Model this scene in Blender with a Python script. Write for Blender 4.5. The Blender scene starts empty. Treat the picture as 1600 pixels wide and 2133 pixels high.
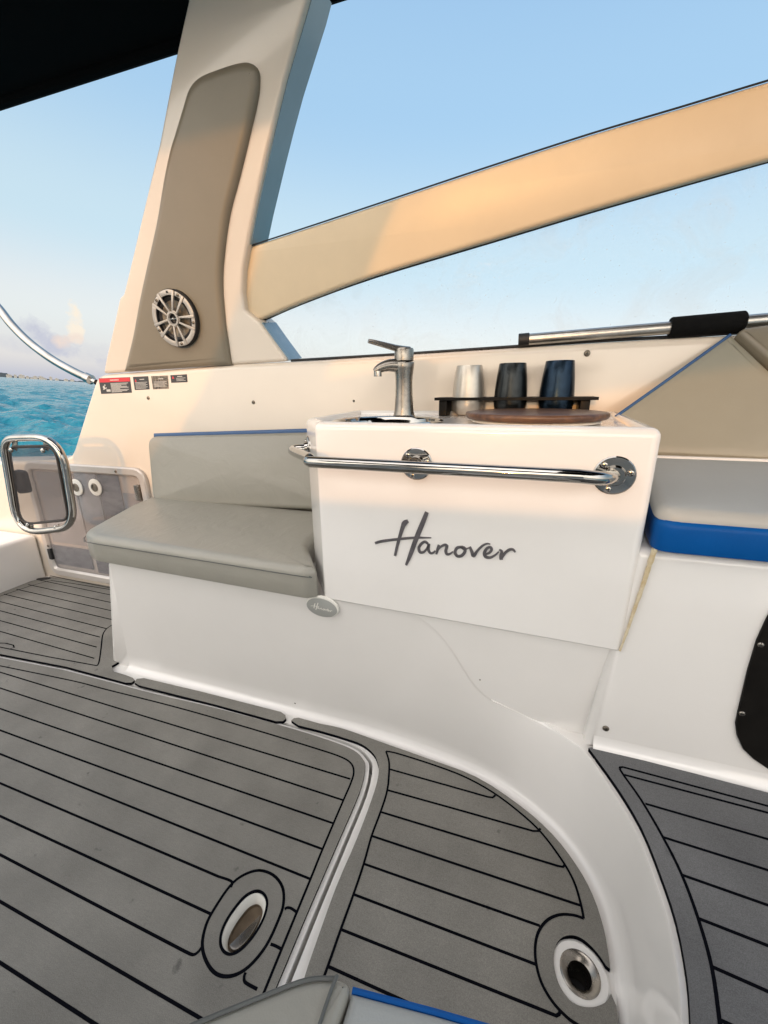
import bpy, math, random
from math import sin, cos, pi, radians, atan2, sqrt, acos
from mathutils import Vector, Matrix
from mathutils.geometry import tessellate_polygon
from mathutils import noise as mnoise
random.seed(7)
scene = bpy.context.scene
COL = scene.collection

# ---------------------------------------------------------------- camera
# boat frame: X forward along the boat, Y outboard (starboard), Z up from the cockpit floor
EYE = Vector((0, 0, .95)); FPX = 850.0; PITCH, ROLL, YAW = 16.76, -.68, -18.47
_p, _r, _y = map(radians, (PITCH, ROLL, YAW))
CF = Vector((sin(_y)*cos(_p), cos(_y)*cos(_p), -sin(_p)))
_rt = Vector((cos(_y), -sin(_y), 0)); _up = _rt.cross(CF)
CR = _rt*cos(_r) + _up*sin(_r); CU = _up*cos(_r) - _rt*sin(_r)
cd = bpy.data.cameras.new('camera'); cam = bpy.data.objects.new('camera', cd); COL.objects.link(cam)
cam.matrix_world = Matrix(((CR.x, CU.x, -CF.x, EYE.x), (CR.y, CU.y, -CF.y, EYE.y), (CR.z, CU.z, -CF.z, EYE.z), (0, 0, 0, 1)))
cd.sensor_fit = 'HORIZONTAL'; cd.sensor_width = 36; cd.lens = 36*FPX/1600; cd.clip_start = .02; cd.clip_end = 30000
scene.camera = cam
def ray(u, v): return CF + CR*((u-800)/FPX) - CU*((v-1066.5)/FPX)

# ---------------------------------------------------------------- planes and frames
class Fr:
    """a plane: origin o, in-plane axes ex, ey and normal n (towards the cockpit)"""
    def __init__(s, o, n, ex=None):
        s.o = Vector(o); s.n = Vector(n).normalized()
        if ex is None:
            ex = Vector((0, 0, 1)).cross(s.n)
            if ex.length < 1e-4: ex = Vector((1, 0, 0))
        s.ex = (Vector(ex) - s.n*Vector(ex).dot(s.n)).normalized(); s.ey = s.n.cross(s.ex)
    def p(s, a, b, h=0): return s.o + s.ex*a + s.ey*b + s.n*h
    def to2(s, P): d = Vector(P)-s.o; return (d.dot(s.ex), d.dot(s.ey))
    def hit(s, u, v):
        d = ray(u, v); return EYE + d*((s.o-EYE).dot(s.n)/d.dot(s.n))
    def px(s, *q): return [s.to2(s.hit(u, v)) for u, v in q]
    def off(s, h): f = Fr(s.o + s.n*h, s.n, s.ex); return f
def vert_plane(y, lean=0, z0=0): t = math.tan(radians(lean)); return Fr((0, y, z0), (0, -1, -t) if lean else (0, -1, 0), (1, 0, 0))
FLOOR = Fr((0, 0, 0), (0, 0, 1), (1, 0, 0))
def level(z): return Fr((0, 0, z), (0, 0, 1), (1, 0, 0))

# ---------------------------------------------------------------- polygons
def area2(p): return sum(p[i][0]*p[(i+1) % len(p)][1]-p[(i+1) % len(p)][0]*p[i][1] for i in range(len(p)))/2
def ccw(p): p = list(p); return p if area2(p) > 0 else p[::-1]
def rounded(pts, r, seg=6):
    """round the corners of a polygon; r one radius or one per corner"""
    n = len(pts); out = []
    rs = r if isinstance(r, (list, tuple)) else [r]*n
    for i in range(n):
        a, b, c = (Vector(pts[i-1]), Vector(pts[i]), Vector(pts[(i+1) % n]))
        u, w = (a-b), (c-b); lu, lw = u.length, w.length; u.normalize(); w.normalize()
        ang = acos(max(-1, min(1, u.dot(w)))); rr = rs[i]
        if rr <= 1e-5 or ang > pi-.05: out.append(tuple(b)); continue
        t = min(rr/math.tan(ang/2), lu*.48, lw*.48)
        p0, p1 = b+u*t, b+w*t
        for k in range(seg+1):
            s = k/seg; out.append(tuple(p0*(1-s)**2 + b*2*s*(1-s) + p1*s*s))
    return out
def smooth_curve(pts, n=6, closed=False):
    """Catmull-Rom through points of any dimension"""
    P = [Vector(p) for p in pts]; out = []; m = len(P)
    for i in range(m if closed else m-1):
        a = P[(i-1) % m] if (closed or i > 0) else P[0]*2-P[1]
        b = P[i]; c = P[(i+1) % m]
        d = P[(i+2) % m] if (closed or i+2 < m) else P[-1]*2-P[-2]
        for k in range(n):
            t = k/n
            out.append(.5*((2*b)+(c-a)*t+(2*a-5*b+4*c-d)*t*t+(3*b-a-3*c+d)*t**3))
    if not closed: out.append(P[-1])
    return [tuple(v) for v in out]
def densify(p, step):
    out = []
    for i in range(len(p)):
        a, b = Vector(p[i]), Vector(p[(i+1) % len(p)]); k = max(1, int((b-a).length/step))
        out += [tuple(a+(b-a)*j/k) for j in range(k)]
    return out
def inset(poly, d):
    n = len(poly); out = []
    for i in range(n):
        a, b, c = Vector(poly[i-1]), Vector(poly[i]), Vector(poly[(i+1) % n])
        e1, e2 = (b-a), (c-b)
        if e1.length < 1e-9: e1 = e2
        if e2.length < 1e-9: e2 = e1
        e1.normalize(); e2.normalize()
        n1, n2 = Vector((-e1.y, e1.x)), Vector((-e2.y, e2.x)); m = n1+n2
        if m.length < 1e-6: m = n1
        m.normalize(); k = max(.45, m.dot(n1)); out.append(tuple(b+m*(d/k)))
    return out
def ellipse(cx, cy, a, b, n=40, rot=0):
    return [(cx+a*cos(t)*cos(rot)-b*sin(t)*sin(rot), cy+a*cos(t)*sin(rot)+b*sin(t)*cos(rot)) for t in [2*pi*k/n for k in range(n)]]

# ---------------------------------------------------------------- mesh builder
class MB:
    def __init__(s): s.v = []; s.f = []; s.m = []
    def add(s, vs, fs, mi=0):
        k = len(s.v); s.v += [tuple(v) for v in vs]; s.f += [tuple(i+k for i in f) for f in fs]; s.m += [mi]*len(fs)
        return s
    def cap(s, ids, pts2, mi, flip=False):
        tris = tessellate_polygon([[Vector((a, b, 0)) for a, b in pts2]])
        for t in tris:
            f = tuple(ids[i] for i in t); s.f.append(f[::-1] if flip else f); s.m.append(mi)
    def loft(s, out, fr, rings, mi=0, cap0=True, cap1=True, mats=None):
        """rings: (inset, height) of one outline"""
        out = ccw(out); n = len(out); base = len(s.v); R = []
        for d, h in rings:
            R.append(out if abs(d) < 1e-9 else inset(out, d))
            s.v += [tuple(fr.p(a, b, h)) for a, b in R[-1]]
        for k in range(len(rings)-1):
            for i in range(n):
                j = (i+1) % n; a = base+k*n
                s.f.append((a+i, a+j, a+n+j, a+n+i)); s.m.append(mats[k] if mats else mi)
        if cap0: s.cap([base+i for i in range(n)], R[0], mats[0] if mats else mi, True)
        if cap1: s.cap([base+(len(rings)-1)*n+i for i in range(n)], R[-1], mats[-1] if mats else mi)
        return s
    def slab(s, out, fr, t, r=.003, seg=3, mi=0, back=0, r0=0):
        """plate whose face lies h=back+t.. with a rounded front edge of radius r"""
        rings = [(0, back)]
        if r0: rings = [(r0, back)]+[(r0-r0*sin(pi/2*k/seg), back+r0-r0*cos(pi/2*k/seg)) for k in range(1, seg+1)]
        rings += [(r-r*cos(pi/2*k/seg), back+t-r+r*sin(pi/2*k/seg)) for k in range(0, seg+1)]
        return s.loft(out, fr, rings, mi)
    def pad(s, out, fr, t, r=.02, puff=.006, seg=5, mi=0, back=0, r0=.008, scales=8):
        """upholstered pad: rounded edge, crowned face"""
        out = ccw(out); n = len(out); base = len(s.v)
        rings = [(r0, back), (r0*.3, back+r0*.3), (0, back+r0)] + [(r-r*cos(pi/2*k/seg), back+t-r+r*sin(pi/2*k/seg)) for k in range(0, seg+1)]
        for d, h in rings: s.v += [tuple(fr.p(a, b, h)) for a, b in (inset(out, d) if d else out)]
        last = inset(out, r); c = Vector((0, 0)); A = area2(last)
        for i in range(n):
            x0, y0 = last[i]; x1, y1 = last[(i+1) % n]; k = x0*y1-x1*y0; c += Vector(((x0+x1)*k, (y0+y1)*k))
        c /= 6*A; nr = len(rings)
        for q in range(1, scales):
            sc = 1-q/scales; hh = back+t+puff*(1-sc**2)
            s.v += [tuple(fr.p(c.x+(a-c.x)*sc, c.y+(b-c.y)*sc, hh)) for a, b in last]; nr += 1
        for k in range(nr-1):
            for i in range(n):
                j = (i+1) % n; a = base+k*n
                s.f.append((a+i, a+j, a+n+j, a+n+i)); s.m.append(mi)
        s.cap([base+i for i in range(n)], inset(out, r0), mi, True)
        s.v.append(tuple(fr.p(c.x, c.y, back+t+puff))); ci = len(s.v)-1; a = base+(nr-1)*n
        for i in range(n): s.f.append((a+i, a+(i+1) % n, ci)); s.m.append(mi)
        return s
    def sheet(s, out, holes, fr, t, mi=0, ms=None, h0=0):
        """flat plate with holes: top at h0+t, side walls, no underside"""
        loops = [ccw(out)]+[ccw(h)[::-1] for h in holes]; allp = [q for l in loops for q in l]; base = len(s.v)
        s.v += [tuple(fr.p(a, b, h0+t)) for a, b in allp]; s.v += [tuple(fr.p(a, b, h0)) for a, b in allp]; N = len(allp)
        for tr in tessellate_polygon([[Vector((a, b, 0)) for a, b in l] for l in loops]):
            s.f.append(tuple(base+i for i in tr)); s.m.append(mi)
        k = 0
        for l in loops:
            n = len(l)
            for i in range(n):
                a, b = base+k+i, base+k+(i+1) % n
                s.f.append((a+N, b+N, b, a)); s.m.append(mi if ms is None else ms)
            k += n
        return s
    def tube(s, pts, r, seg=12, mi=0, caps=True, closed=False, sq=None):
        P = [Vector(p) for p in pts]; n = len(P); base = len(s.v); prev = None
        for i in range(n):
            if closed: t = P[(i+1) % n]-P[i-1]
            else: t = P[min(i+1, n-1)]-P[max(i-1, 0)]
            t.normalize()
            if prev is None:
                a = Vector((0, 0, 1)) if abs(t.z) < .9 else Vector((1, 0, 0)); prev = (a-t*a.dot(t)).normalized()
            else: prev = (prev-t*prev.dot(t)).normalized()
            b = t.cross(prev); rr = r[i] if isinstance(r, (list, tuple)) else r
            for k in range(seg):
                an = 2*pi*k/seg; s.v.append(tuple(P[i]+prev*(rr*cos(an))+b*(rr*sin(an)*(sq or 1))))
        for i in range(n if closed else n-1):
            for k in range(seg):
                a = base+i*seg; b = base+((i+1) % n)*seg
                s.f.append((a+k, a+(k+1) % seg, b+(k+1) % seg, b+k)); s.m.append(mi)
        if caps and not closed:
            s.f.append(tuple(base+k for k in range(seg))[::-1]); s.m.append(mi)
            s.f.append(tuple(base+(n-1)*seg+k for k in range(seg))); s.m.append(mi)
        return s
    def lathe(s, prof, o, ax=(0, 0, 1), seg=32, mi=0, ex=None):
        """prof: (radius, height) along axis ax"""
        fr = Fr(o, ax, ex); base = len(s.v)
        for r, h in prof:
            for k in range(seg): s.v.append(tuple(fr.p(r*cos(2*pi*k/seg), r*sin(2*pi*k/seg), h)))
        for i in range(len(prof)-1):
            for k in range(seg):
                a = base+i*seg; s.f.append((a+k, a+(k+1) % seg, a+seg+(k+1) % seg, a+seg+k)); s.m.append(mi)
        return s
    def ribbon(s, pts2, w, fr, h=0, mi=0, t=0, capn=4):
        """a flat band along 2D points on a plane; t>0 gives it thickness; w one width or one per point"""
        P = [Vector(p) for p in pts2]; n = len(P); L = []; Rr = []
        ws = w if isinstance(w, (list, tuple)) else [w]*n
        for i in range(n):
            d = (P[min(i+1, n-1)]-P[max(i-1, 0)]);
            if d.length < 1e-9: d = Vector((1, 0))
            d.normalize(); nn = Vector((-d.y, d.x)); L.append(P[i]+nn*ws[i]/2); Rr.append(P[i]-nn*ws[i]/2)
        base = len(s.v); hs = [h+t] if t == 0 else [h, h+t]
        for hh in hs:
            s.v += [tuple(fr.p(q.x, q.y, hh)) for q in L]+[tuple(fr.p(q.x, q.y, hh)) for q in Rr]
        top = base+(len(hs)-1)*2*n
        for i in range(n-1):
            s.f.append((top+i, top+n+i, top+n+i+1, top+i+1)); s.m.append(mi)
            if t:
                s.f.append((base+i, top+i, top+i+1, base+i+1)); s.m.append(mi)
                s.f.append((base+n+i, base+n+i+1, top+n+i+1, top+n+i)); s.m.append(mi)
        if t:
            for i in (0, n-1): s.f.append((base+i, base+n+i, top+n+i, top+i)); s.m.append(mi)
        return s
    def box(s, x0, x1, y0, y1, z0, z1, r=.004, mi=0):
        r = min(r, (x1-x0)*.45, (y1-y0)*.45)
        return s.slab(rounded([(x0, y0), (x1, y0), (x1, y1), (x0, y1)], r, 3), level(z0), z1-z0, min(r, (z1-z0)*.45), 3, mi, 0, min(r, (z1-z0)*.45))
    def mirror_y(s):
        s.v = [(x, -y, z) for x, y, z in s.v]; s.f = [f[::-1] for f in s.f]; return s
    def build(s, name, mats, parent=None, loc=None, sharp=32):
        """links ONE mesh object; vertices are world coordinates"""
        me = bpy.data.meshes.new(name)
        if parent is not None: o0 = Vector(parent['_o'])
        elif loc is not None: o0 = Vector(loc)
        else:
            xs = [v[0] for v in s.v]; ys = [v[1] for v in s.v]; o0 = Vector(((min(xs)+max(xs))/2, (min(ys)+max(ys))/2, min(v[2] for v in s.v)))
        me.from_pydata([(v[0]-o0.x, v[1]-o0.y, v[2]-o0.z) for v in s.v], [], s.f)
        if not isinstance(mats, (list, tuple)): mats = [mats]
        for m in mats: me.materials.append(m)
        me.polygons.foreach_set('material_index', s.m)
        me.polygons.foreach_set('use_smooth', [True]*len(s.f))
        import bmesh
        bm = bmesh.new(); bm.from_mesh(me); bmesh.ops.recalc_face_normals(bm, faces=bm.faces[:]); bm.to_mesh(me); bm.free()
        me.set_sharp_from_angle(angle=radians(sharp))
        o = bpy.data.objects.new(name, me); COL.objects.link(o); o['_o'] = tuple(o0)
        if parent is not None: o.parent = parent
        else: o.location = o0
        return o
def tag(o, label=None, cat=None, group=None, kind=None):
    if label: o['label'] = label
    if cat: o['category'] = cat
    if group: o['group'] = group
    if kind: o['kind'] = kind
    return o
def thing(name, loc, label, cat, group=None):
    o = bpy.data.objects.new(name, None); COL.objects.link(o); o.location = loc; o['_o'] = tuple(loc); o.empty_display_size = .05
    return tag(o, label, cat, group)

def cove(b, p0, p1, out, up, r, seg=9):
    """concave fillet strip from p0 to p1"""
    vs = []
    for k in range(seg):
        t = pi/2*k/(seg-1); o_ = Vector(out)*(r-r*sin(t)+.0006)+Vector(up)*(r-r*cos(t)+.0012)
        vs += [tuple(Vector(p0)+o_), tuple(Vector(p1)+o_)]
    b.add(vs, [(2*k, 2*k+1, 2*k+3, 2*k+2) for k in range(seg-1)])

# ---------------------------------------------------------------- materials
def new_mat(name):
    m = bpy.data.materials.new(name); m.use_nodes = True
    return m, m.node_tree, m.node_tree.nodes['Principled BSDF']
def mat(name, col, rough=.5, metal=0, var=.0, vscale=6, bump=0, bscale=200, coat=0, dark=None, rvar=0, spec=.5, stretch=None, wrinkle=0, wscale=18):
    """principled colour with noise variation between col and dark, fine bump and soft wrinkles"""
    m, nt, b = new_mat(name); N = nt.nodes; L = nt.links
    b.inputs['Roughness'].default_value = rough; b.inputs['Metallic'].default_value = metal
    b.inputs['Base Color'].default_value = (*col, 1); b.inputs['Specular IOR Level'].default_value = spec
    if coat: b.inputs['Coat Weight'].default_value = coat; b.inputs['Coat Roughness'].default_value = .06
    tc = N.new('ShaderNodeTexCoord'); vec = tc.outputs['Object']
    if stretch:
        mp = N.new('ShaderNodeMapping'); mp.inputs['Scale'].default_value = stretch; L.new(vec, mp.inputs['Vector']); vec = mp.outputs['Vector']
    if var or dark:
        n = N.new('ShaderNodeTexNoise'); n.inputs['Scale'].default_value = vscale; n.inputs['Detail'].default_value = 6; n.inputs['Roughness'].default_value = .6; L.new(vec, n.inputs['Vector'])
        cr = N.new('ShaderNodeValToRGB'); d = dark or tuple(c*(1-var) for c in col)
        cr.color_ramp.elements[0].position = .32; cr.color_ramp.elements[0].color = (*d, 1)
        cr.color_ramp.elements[1].position = .62; cr.color_ramp.elements[1].color = (*col, 1)
        L.new(n.outputs['Fac'], cr.inputs['Fac']); L.new(cr.outputs['Color'], b.inputs['Base Color'])
        if rvar:
            mr = N.new('ShaderNodeMapRange'); mr.inputs['From Min'].default_value = .3; mr.inputs['From Max'].default_value = .7
            mr.inputs['To Min'].default_value = rough+rvar; mr.inputs['To Max'].default_value = max(.02, rough-rvar)
            L.new(n.outputs['Fac'], mr.inputs['Value']); L.new(mr.outputs['Result'], b.inputs['Roughness'])
    last = None
    if wrinkle:
        n3 = N.new('ShaderNodeTexNoise'); n3.inputs['Scale'].default_value = wscale; n3.inputs['Detail'].default_value = 3; n3.inputs['Distortion'].default_value = 1.2; L.new(vec, n3.inputs['Vector'])
        bw = N.new('ShaderNodeBump'); bw.inputs['Strength'].default_value = wrinkle; bw.inputs['Distance'].default_value = .01
        L.new(n3.outputs['Fac'], bw.inputs['Height']); last = bw.outputs['Normal']
    if bump:
        n2 = N.new('ShaderNodeTexNoise'); n2.inputs['Scale'].default_value = bscale; n2.inputs['Detail'].default_value = 4; L.new(vec, n2.inputs['Vector'])
        bp = N.new('ShaderNodeBump'); bp.inputs['Strength'].default_value = bump; bp.inputs['Distance'].default_value = .002
        L.new(n2.outputs['Fac'], bp.inputs['Height'])
        if last: L.new(last, bp.inputs['Normal'])
        last = bp.outputs['Normal']
    if last: L.new(last, b.inputs['Normal'])
    return m
GEL = mat('white_gelcoat', (.79, .765, .735), .14, var=.035, vscale=3, bump=.03, bscale=5, coat=.4, rvar=.05)
GELF = mat('white_floor_gelcoat', (.76, .74, .71), .33, var=.10, vscale=9, bump=.03, bscale=60)
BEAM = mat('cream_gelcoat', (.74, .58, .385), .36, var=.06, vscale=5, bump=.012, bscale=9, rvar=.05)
VINYL = mat('grey_beige_vinyl', (.305, .292, .252), .33, var=.08, vscale=5, bump=.12, bscale=700, wrinkle=.25, wscale=14)
VINYLB = mat('beige_vinyl', (.295, .275, .215), .42, var=.07, vscale=4, bump=.12, bscale=700, wrinkle=.2, wscale=8)
VINYLT = mat('taupe_vinyl', (.222, .190, .138), .36, var=.08, vscale=4, bump=.12, bscale=700, wrinkle=.05, wscale=8)
VINYLG = mat('light_grey_vinyl', (.36, .37, .355), .42, var=.06, vscale=5, bump=.12, bscale=700, wrinkle=.06, wscale=9)
BLUE = mat('blue_vinyl', (.001, .082, .31), .40, spec=.15, var=.12, vscale=8, bump=.1, bscale=500, wrinkle=.15, wscale=14)
PIPE = mat('blue_piping', (.018, .075, .20), .4, var=.1, vscale=40)
STITCH = mat('stitch_thread', (.10, .105, .10), .7, var=.2, vscale=80)
BLACK = mat('black_rubber', (.012, .012, .013), .55, var=.2, vscale=30)
GROOVE = mat('black_inlay', (.003, .0035, .006), .85, var=.2, vscale=60, spec=.04)
CANVAS = mat('black_canvas', (.0025, .0023, .0022), .95, var=.25, vscale=9, bump=.3, bscale=400, spec=.1)
ACRB = mat('black_acrylic', (.010, .009, .008), .40, var=.3, vscale=30, spec=.10)
CHROME = mat('polished_stainless', (.43, .415, .39), .07, 1, dark=(.31, .295, .27), vscale=14, rvar=.05)
STEEL = mat('brushed_stainless', (.31, .285, .25), .28, 1, dark=(.22, .20, .18), vscale=30, rvar=.06)
ALU = mat('satin_aluminium', (.52, .51, .48), .34, 1, dark=(.42, .41, .39), vscale=25)
SILVER = mat('silver_plastic', (.46, .43, .39), .38, .45, var=.12, vscale=30)
DGREY = mat('grey_metal_letter', (.19, .175, .18), .38, .7, dark=(.13, .12, .125), vscale=60)
FOAM = mat('black_foam', (.006, .006, .006), .95, var=.3, vscale=60, bump=.6, bscale=300, spec=.15)
BRASS = mat('tarnished_screw', (.22, .19, .15), .35, .9, var=.4, vscale=200)
SEAL = mat('yellowed_sealant', (.66, .58, .42), .5, dark=(.52, .40, .22), vscale=50, bump=.3, bscale=60)
CUPS = mat('champagne_cup', (.58, .53, .46), .36, .75, var=.08, vscale=40, bump=.05, bscale=300)
CUPK = mat('charcoal_cup', (.03, .034, .036), .25, .8, var=.35, vscale=50, bump=.08, bscale=200)
CUPB = mat('navy_cup', (.012, .026, .046), .25, .8, var=.35, vscale=50, bump=.08, bscale=200)
WHITEP = mat('white_plastic', (.78, .76, .70), .35, var=.06, vscale=30)
BADGE = mat('grey_badge', (.34, .345, .325), .3, var=.06, vscale=30)
SMOKE = mat('dark_hole', (.004, .004, .004), .6, var=.3, vscale=20)
CONE = mat('speaker_cone', (.24, .19, .13), .30, .3, dark=(.06, .055, .05), vscale=45)
RED = mat('red_print', (.62, .03, .04), .4, var=.08, vscale=60)
PRINT = mat('pale_print', (.62, .60, .56), .5, var=.25, vscale=300)
STICK = mat('dark_sticker', (.035, .034, .036), .4, var=.25, vscale=70)
STICKW = mat('worn_sticker', (.04, .036, .033), .5, dark=(.30, .25, .19), vscale=90)
LID = mat('locker_grey', (.42, .41, .41), .35, var=.35, vscale=9)
LIDD = mat('locker_dark', (.20, .19, .20), .35, dark=(.04, .035, .04), vscale=14, stretch=(1, 1, 3))
def eva(name, c):
    """foam decking: fine grain, faint blotches and a few dark scuffs"""
    m, nt, b = new_mat(name); N = nt.nodes; L = nt.links; b.inputs['Roughness'].default_value = .72; b.inputs['Specular IOR Level'].default_value = .35
    tc = N.new('ShaderNodeTexCoord')
    def noise(sc, det, x=1):
        mp = N.new('ShaderNodeMapping'); mp.inputs['Scale'].default_value = (x, 1, 1); L.new(tc.outputs['Object'], mp.inputs['Vector'])
        n = N.new('ShaderNodeTexNoise'); n.inputs['Scale'].default_value = sc; n.inputs['Detail'].default_value = det; L.new(mp.outputs['Vector'], n.inputs['Vector']); return n.outputs['Fac']
    def ramp(f, a, b_, ca, cb):
        r = N.new('ShaderNodeValToRGB'); r.color_ramp.elements[0].position = a; r.color_ramp.elements[1].position = b_
        r.color_ramp.elements[0].color = (*ca, 1); r.color_ramp.elements[1].color = (*cb, 1); L.new(f, r.inputs['Fac']); return r.outputs['Color']
    def mul(x, y):
        k = N.new('ShaderNodeMix'); k.data_type = 'RGBA'; k.blend_type = 'MULTIPLY'; k.inputs['Factor'].default_value = 1; L.new(x, k.inputs['A']); L.new(y, k.inputs['B']); return k.outputs['Result']
    base = ramp(noise(6, 5), .3, .7, tuple(v*.80 for v in c), tuple(v*1.10 for v in c))
    grain = mul(ramp(noise(900, 2), .35, .65, (.78, .78, .78), (1.14, 1.14, 1.14)), ramp(noise(330, 3, .15), .3, .7, (.95, .95, .95), (1.03, 1.03, 1.03)))
    scuff = ramp(noise(26, 3), .24, .30, (.55, .55, .56), (1, 1, 1))
    L.new(mul(mul(base, grain), scuff), b.inputs['Base Color'])
    bp = N.new('ShaderNodeBump'); bp.inputs['Strength'].default_value = .35; bp.inputs['Distance'].default_value = .001; L.new(noise(700, 3), bp.inputs['Height']); L.new(bp.outputs['Normal'], b.inputs['Normal'])
    return m
EVA = eva('grey_foam_decking', (.203, .194, .173)); EVAD = eva('dark_grey_foam_decking', (.132, .132, .134))
def wood():
    m, nt, b = new_mat('dark_oiled_wood'); N = nt.nodes; L = nt.links; b.inputs['Roughness'].default_value = .42; b.inputs['Coat Weight'].default_value = .15
    tc = N.new('ShaderNodeTexCoord'); mp = N.new('ShaderNodeMapping'); mp.inputs['Scale'].default_value = (5, 45, 30); L.new(tc.outputs['Object'], mp.inputs['Vector'])
    n = N.new('ShaderNodeTexNoise'); n.inputs['Scale'].default_value = 1.6; n.inputs['Detail'].default_value = 7; n.inputs['Distortion'].default_value = .6; L.new(mp.outputs['Vector'], n.inputs['Vector'])
    r = N.new('ShaderNodeValToRGB'); r.color_ramp.elements[0].position = .3; r.color_ramp.elements[0].color = (.035, .014, .008, 1); r.color_ramp.elements[1].position = .68; r.color_ramp.elements[1].color = (.17, .075, .03, 1)
    L.new(n.outputs['Fac'], r.inputs['Fac']); L.new(r.outputs['Color'], b.inputs['Base Color']); return m
WOOD = wood()
SIDE_SKY = mat('blue_grey_sky_sheen', (.27, .36, .41), .22, .3, var=.08, vscale=6)  # sky reflection on the pillar's side face, put into the colour
PEARL = mat('pearl_frame', (.56, .52, .485), .28, .25, var=.1, vscale=8)
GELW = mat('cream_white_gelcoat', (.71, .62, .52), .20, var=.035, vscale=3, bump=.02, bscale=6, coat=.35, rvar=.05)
VINYLC = mat('warm_grey_vinyl', (.270, .256, .217), .35, var=.07, vscale=4, bump=.12, bscale=700, wrinkle=.22, wscale=12)
CUPW = mat('pull_floor', (.20, .15, .10), .35, .4, var=.4, vscale=30)
def glassy(name, tint, trans, rough=.02, specks=0):
    """thin sheet: part clear, part glossy; specks are dried spray on it"""
    m, nt, b = new_mat(name); N = nt.nodes; L = nt.links; out = N['Material Output']
    b.inputs['Base Color'].default_value = (*tint, 1); b.inputs['Roughness'].default_value = rough
    tr = N.new('ShaderNodeBsdfTransparent'); tr.inputs['Color'].default_value = (*[min(1, .80+.4*t) for t in tint], 1)
    mix = N.new('ShaderNodeMixShader'); lw = N.new('ShaderNodeLayerWeight'); lw.inputs['Blend'].default_value = .5
    pw = N.new('ShaderNodeMath'); pw.operation = 'POWER'; pw.inputs[1].default_value = 4; L.new(lw.outputs['Facing'], pw.inputs[0])
    mx = N.new('ShaderNodeMath'); mx.operation = 'MULTIPLY_ADD'; mx.inputs[1].default_value = .7; mx.inputs[2].default_value = 1-trans; L.new(pw.outputs[0], mx.inputs[0])
    fac = mx.outputs[0]
    if specks:
        tc = N.new('ShaderNodeTexCoord'); n = N.new('ShaderNodeTexNoise'); n.inputs['Scale'].default_value = 160; n.inputs['Detail'].default_value = 2; L.new(tc.outputs['Object'], n.inputs['Vector'])
        r = N.new('ShaderNodeMapRange'); r.inputs['From Min'].default_value = .70; r.inputs['From Max'].default_value = .78; r.inputs['To Max'].default_value = specks; L.new(n.outputs['Fac'], r.inputs['Value'])
        n2 = N.new('ShaderNodeTexNoise'); n2.inputs['Scale'].default_value = 9; n2.inputs['Detail'].default_value = 6; n2.inputs['Distortion'].default_value = 1; L.new(tc.outputs['Object'], n2.inputs['Vector'])
        r2 = N.new('ShaderNodeMapRange'); r2.inputs['From Min'].default_value = .48; r2.inputs['From Max'].default_value = .72; r2.inputs['To Max'].default_value = specks*.22; L.new(n2.outputs['Fac'], r2.inputs['Value'])
        a2 = N.new('ShaderNodeMath'); a2.operation = 'ADD'; L.new(fac, a2.inputs[0]); L.new(r2.outputs['Result'], a2.inputs[1]); fac = a2.outputs[0]
        a = N.new('ShaderNodeMath'); a.operation = 'ADD'; a.use_clamp = True; L.new(fac, a.inputs[0]); L.new(r.outputs['Result'], a.inputs[1]); fac = a.outputs[0]
    L.new(fac, mix.inputs['Fac']); L.new(tr.outputs['BSDF'], mix.inputs[1]); L.new(b.outputs['BSDF'], mix.inputs[2]); L.new(mix.outputs['Shader'], out.inputs['Surface']); return m
GLASS = glassy('window_glass', (.62, .64, .66), .985, .02, .35)
ACRYL = glassy('smoked_acrylic', (.085, .08, .085), .75, .05, .10)
ACRYP = glassy('clear_acrylic', (.40, .39, .40), .80, .10, .2)

# ---------------------------------------------------------------- small fittings
def screw(parent, P, n, r=.006, m=None):
    b = MB(); b.lathe([(r, 0), (r, r*.25), (r*.8, r*.5), (r*.45, r*.62), (0.0001, r*.64)], P, n, 14)
    f = Fr(P, n).off(r*.66)
    b.ribbon([(-r*.5, 0), (r*.5, 0)], r*.2, f, 0, 1); b.ribbon([(0, -r*.5), (0, r*.5)], r*.2, f, .00002, 1)
    return b.build('screw', [m or BRASS, SMOKE], parent)

# ================================================================ SEA AND SHORE
NS = Vector((.06205, .05036, .9968)).normalized()          # the sea's up: the boat runs bow-up and heeled
SX = (Vector((1, 0, 0))-NS*NS.x).normalized(); SY = NS.cross(SX); SO = Vector((0, 0, -.42))
def S(x, y, h=0): return SO+SX*x+SY*y+NS*h
def sea_mat():
    m, nt, b = new_mat('sea_water'); N = nt.nodes; L = nt.links
    b.inputs['Base Color'].default_value = (.004, .155, .215, 1); b.inputs['Roughness'].default_value = .12; b.inputs['IOR'].default_value = 1.333; b.inputs['Specular IOR Level'].default_value = .32
    tc = N.new('ShaderNodeTexCoord'); last = None
    for sc, st, ds in ((.55, .8, .6), (2.2, .8, .2), (8, .4, .05)):
        n = N.new('ShaderNodeTexNoise'); n.inputs['Scale'].default_value = sc; n.inputs['Detail'].default_value = 5; n.inputs['Distortion'].default_value = .5; L.new(tc.outputs['Object'], n.inputs['Vector'])
        bp = N.new('ShaderNodeBump'); bp.inputs['Strength'].default_value = st; bp.inputs['Distance'].default_value = ds; L.new(n.outputs['Fac'], bp.inputs['Height'])
        if last: L.new(last, bp.inputs['Normal'])
        last = bp.outputs['Normal']
    L.new(last, b.inputs['Normal']); return m
SEA = sea_mat()
b = MB(); NR, NA = 300, 250; R0, R1 = 4.2, 420.; A0, A1 = radians(70), radians(195)
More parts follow.
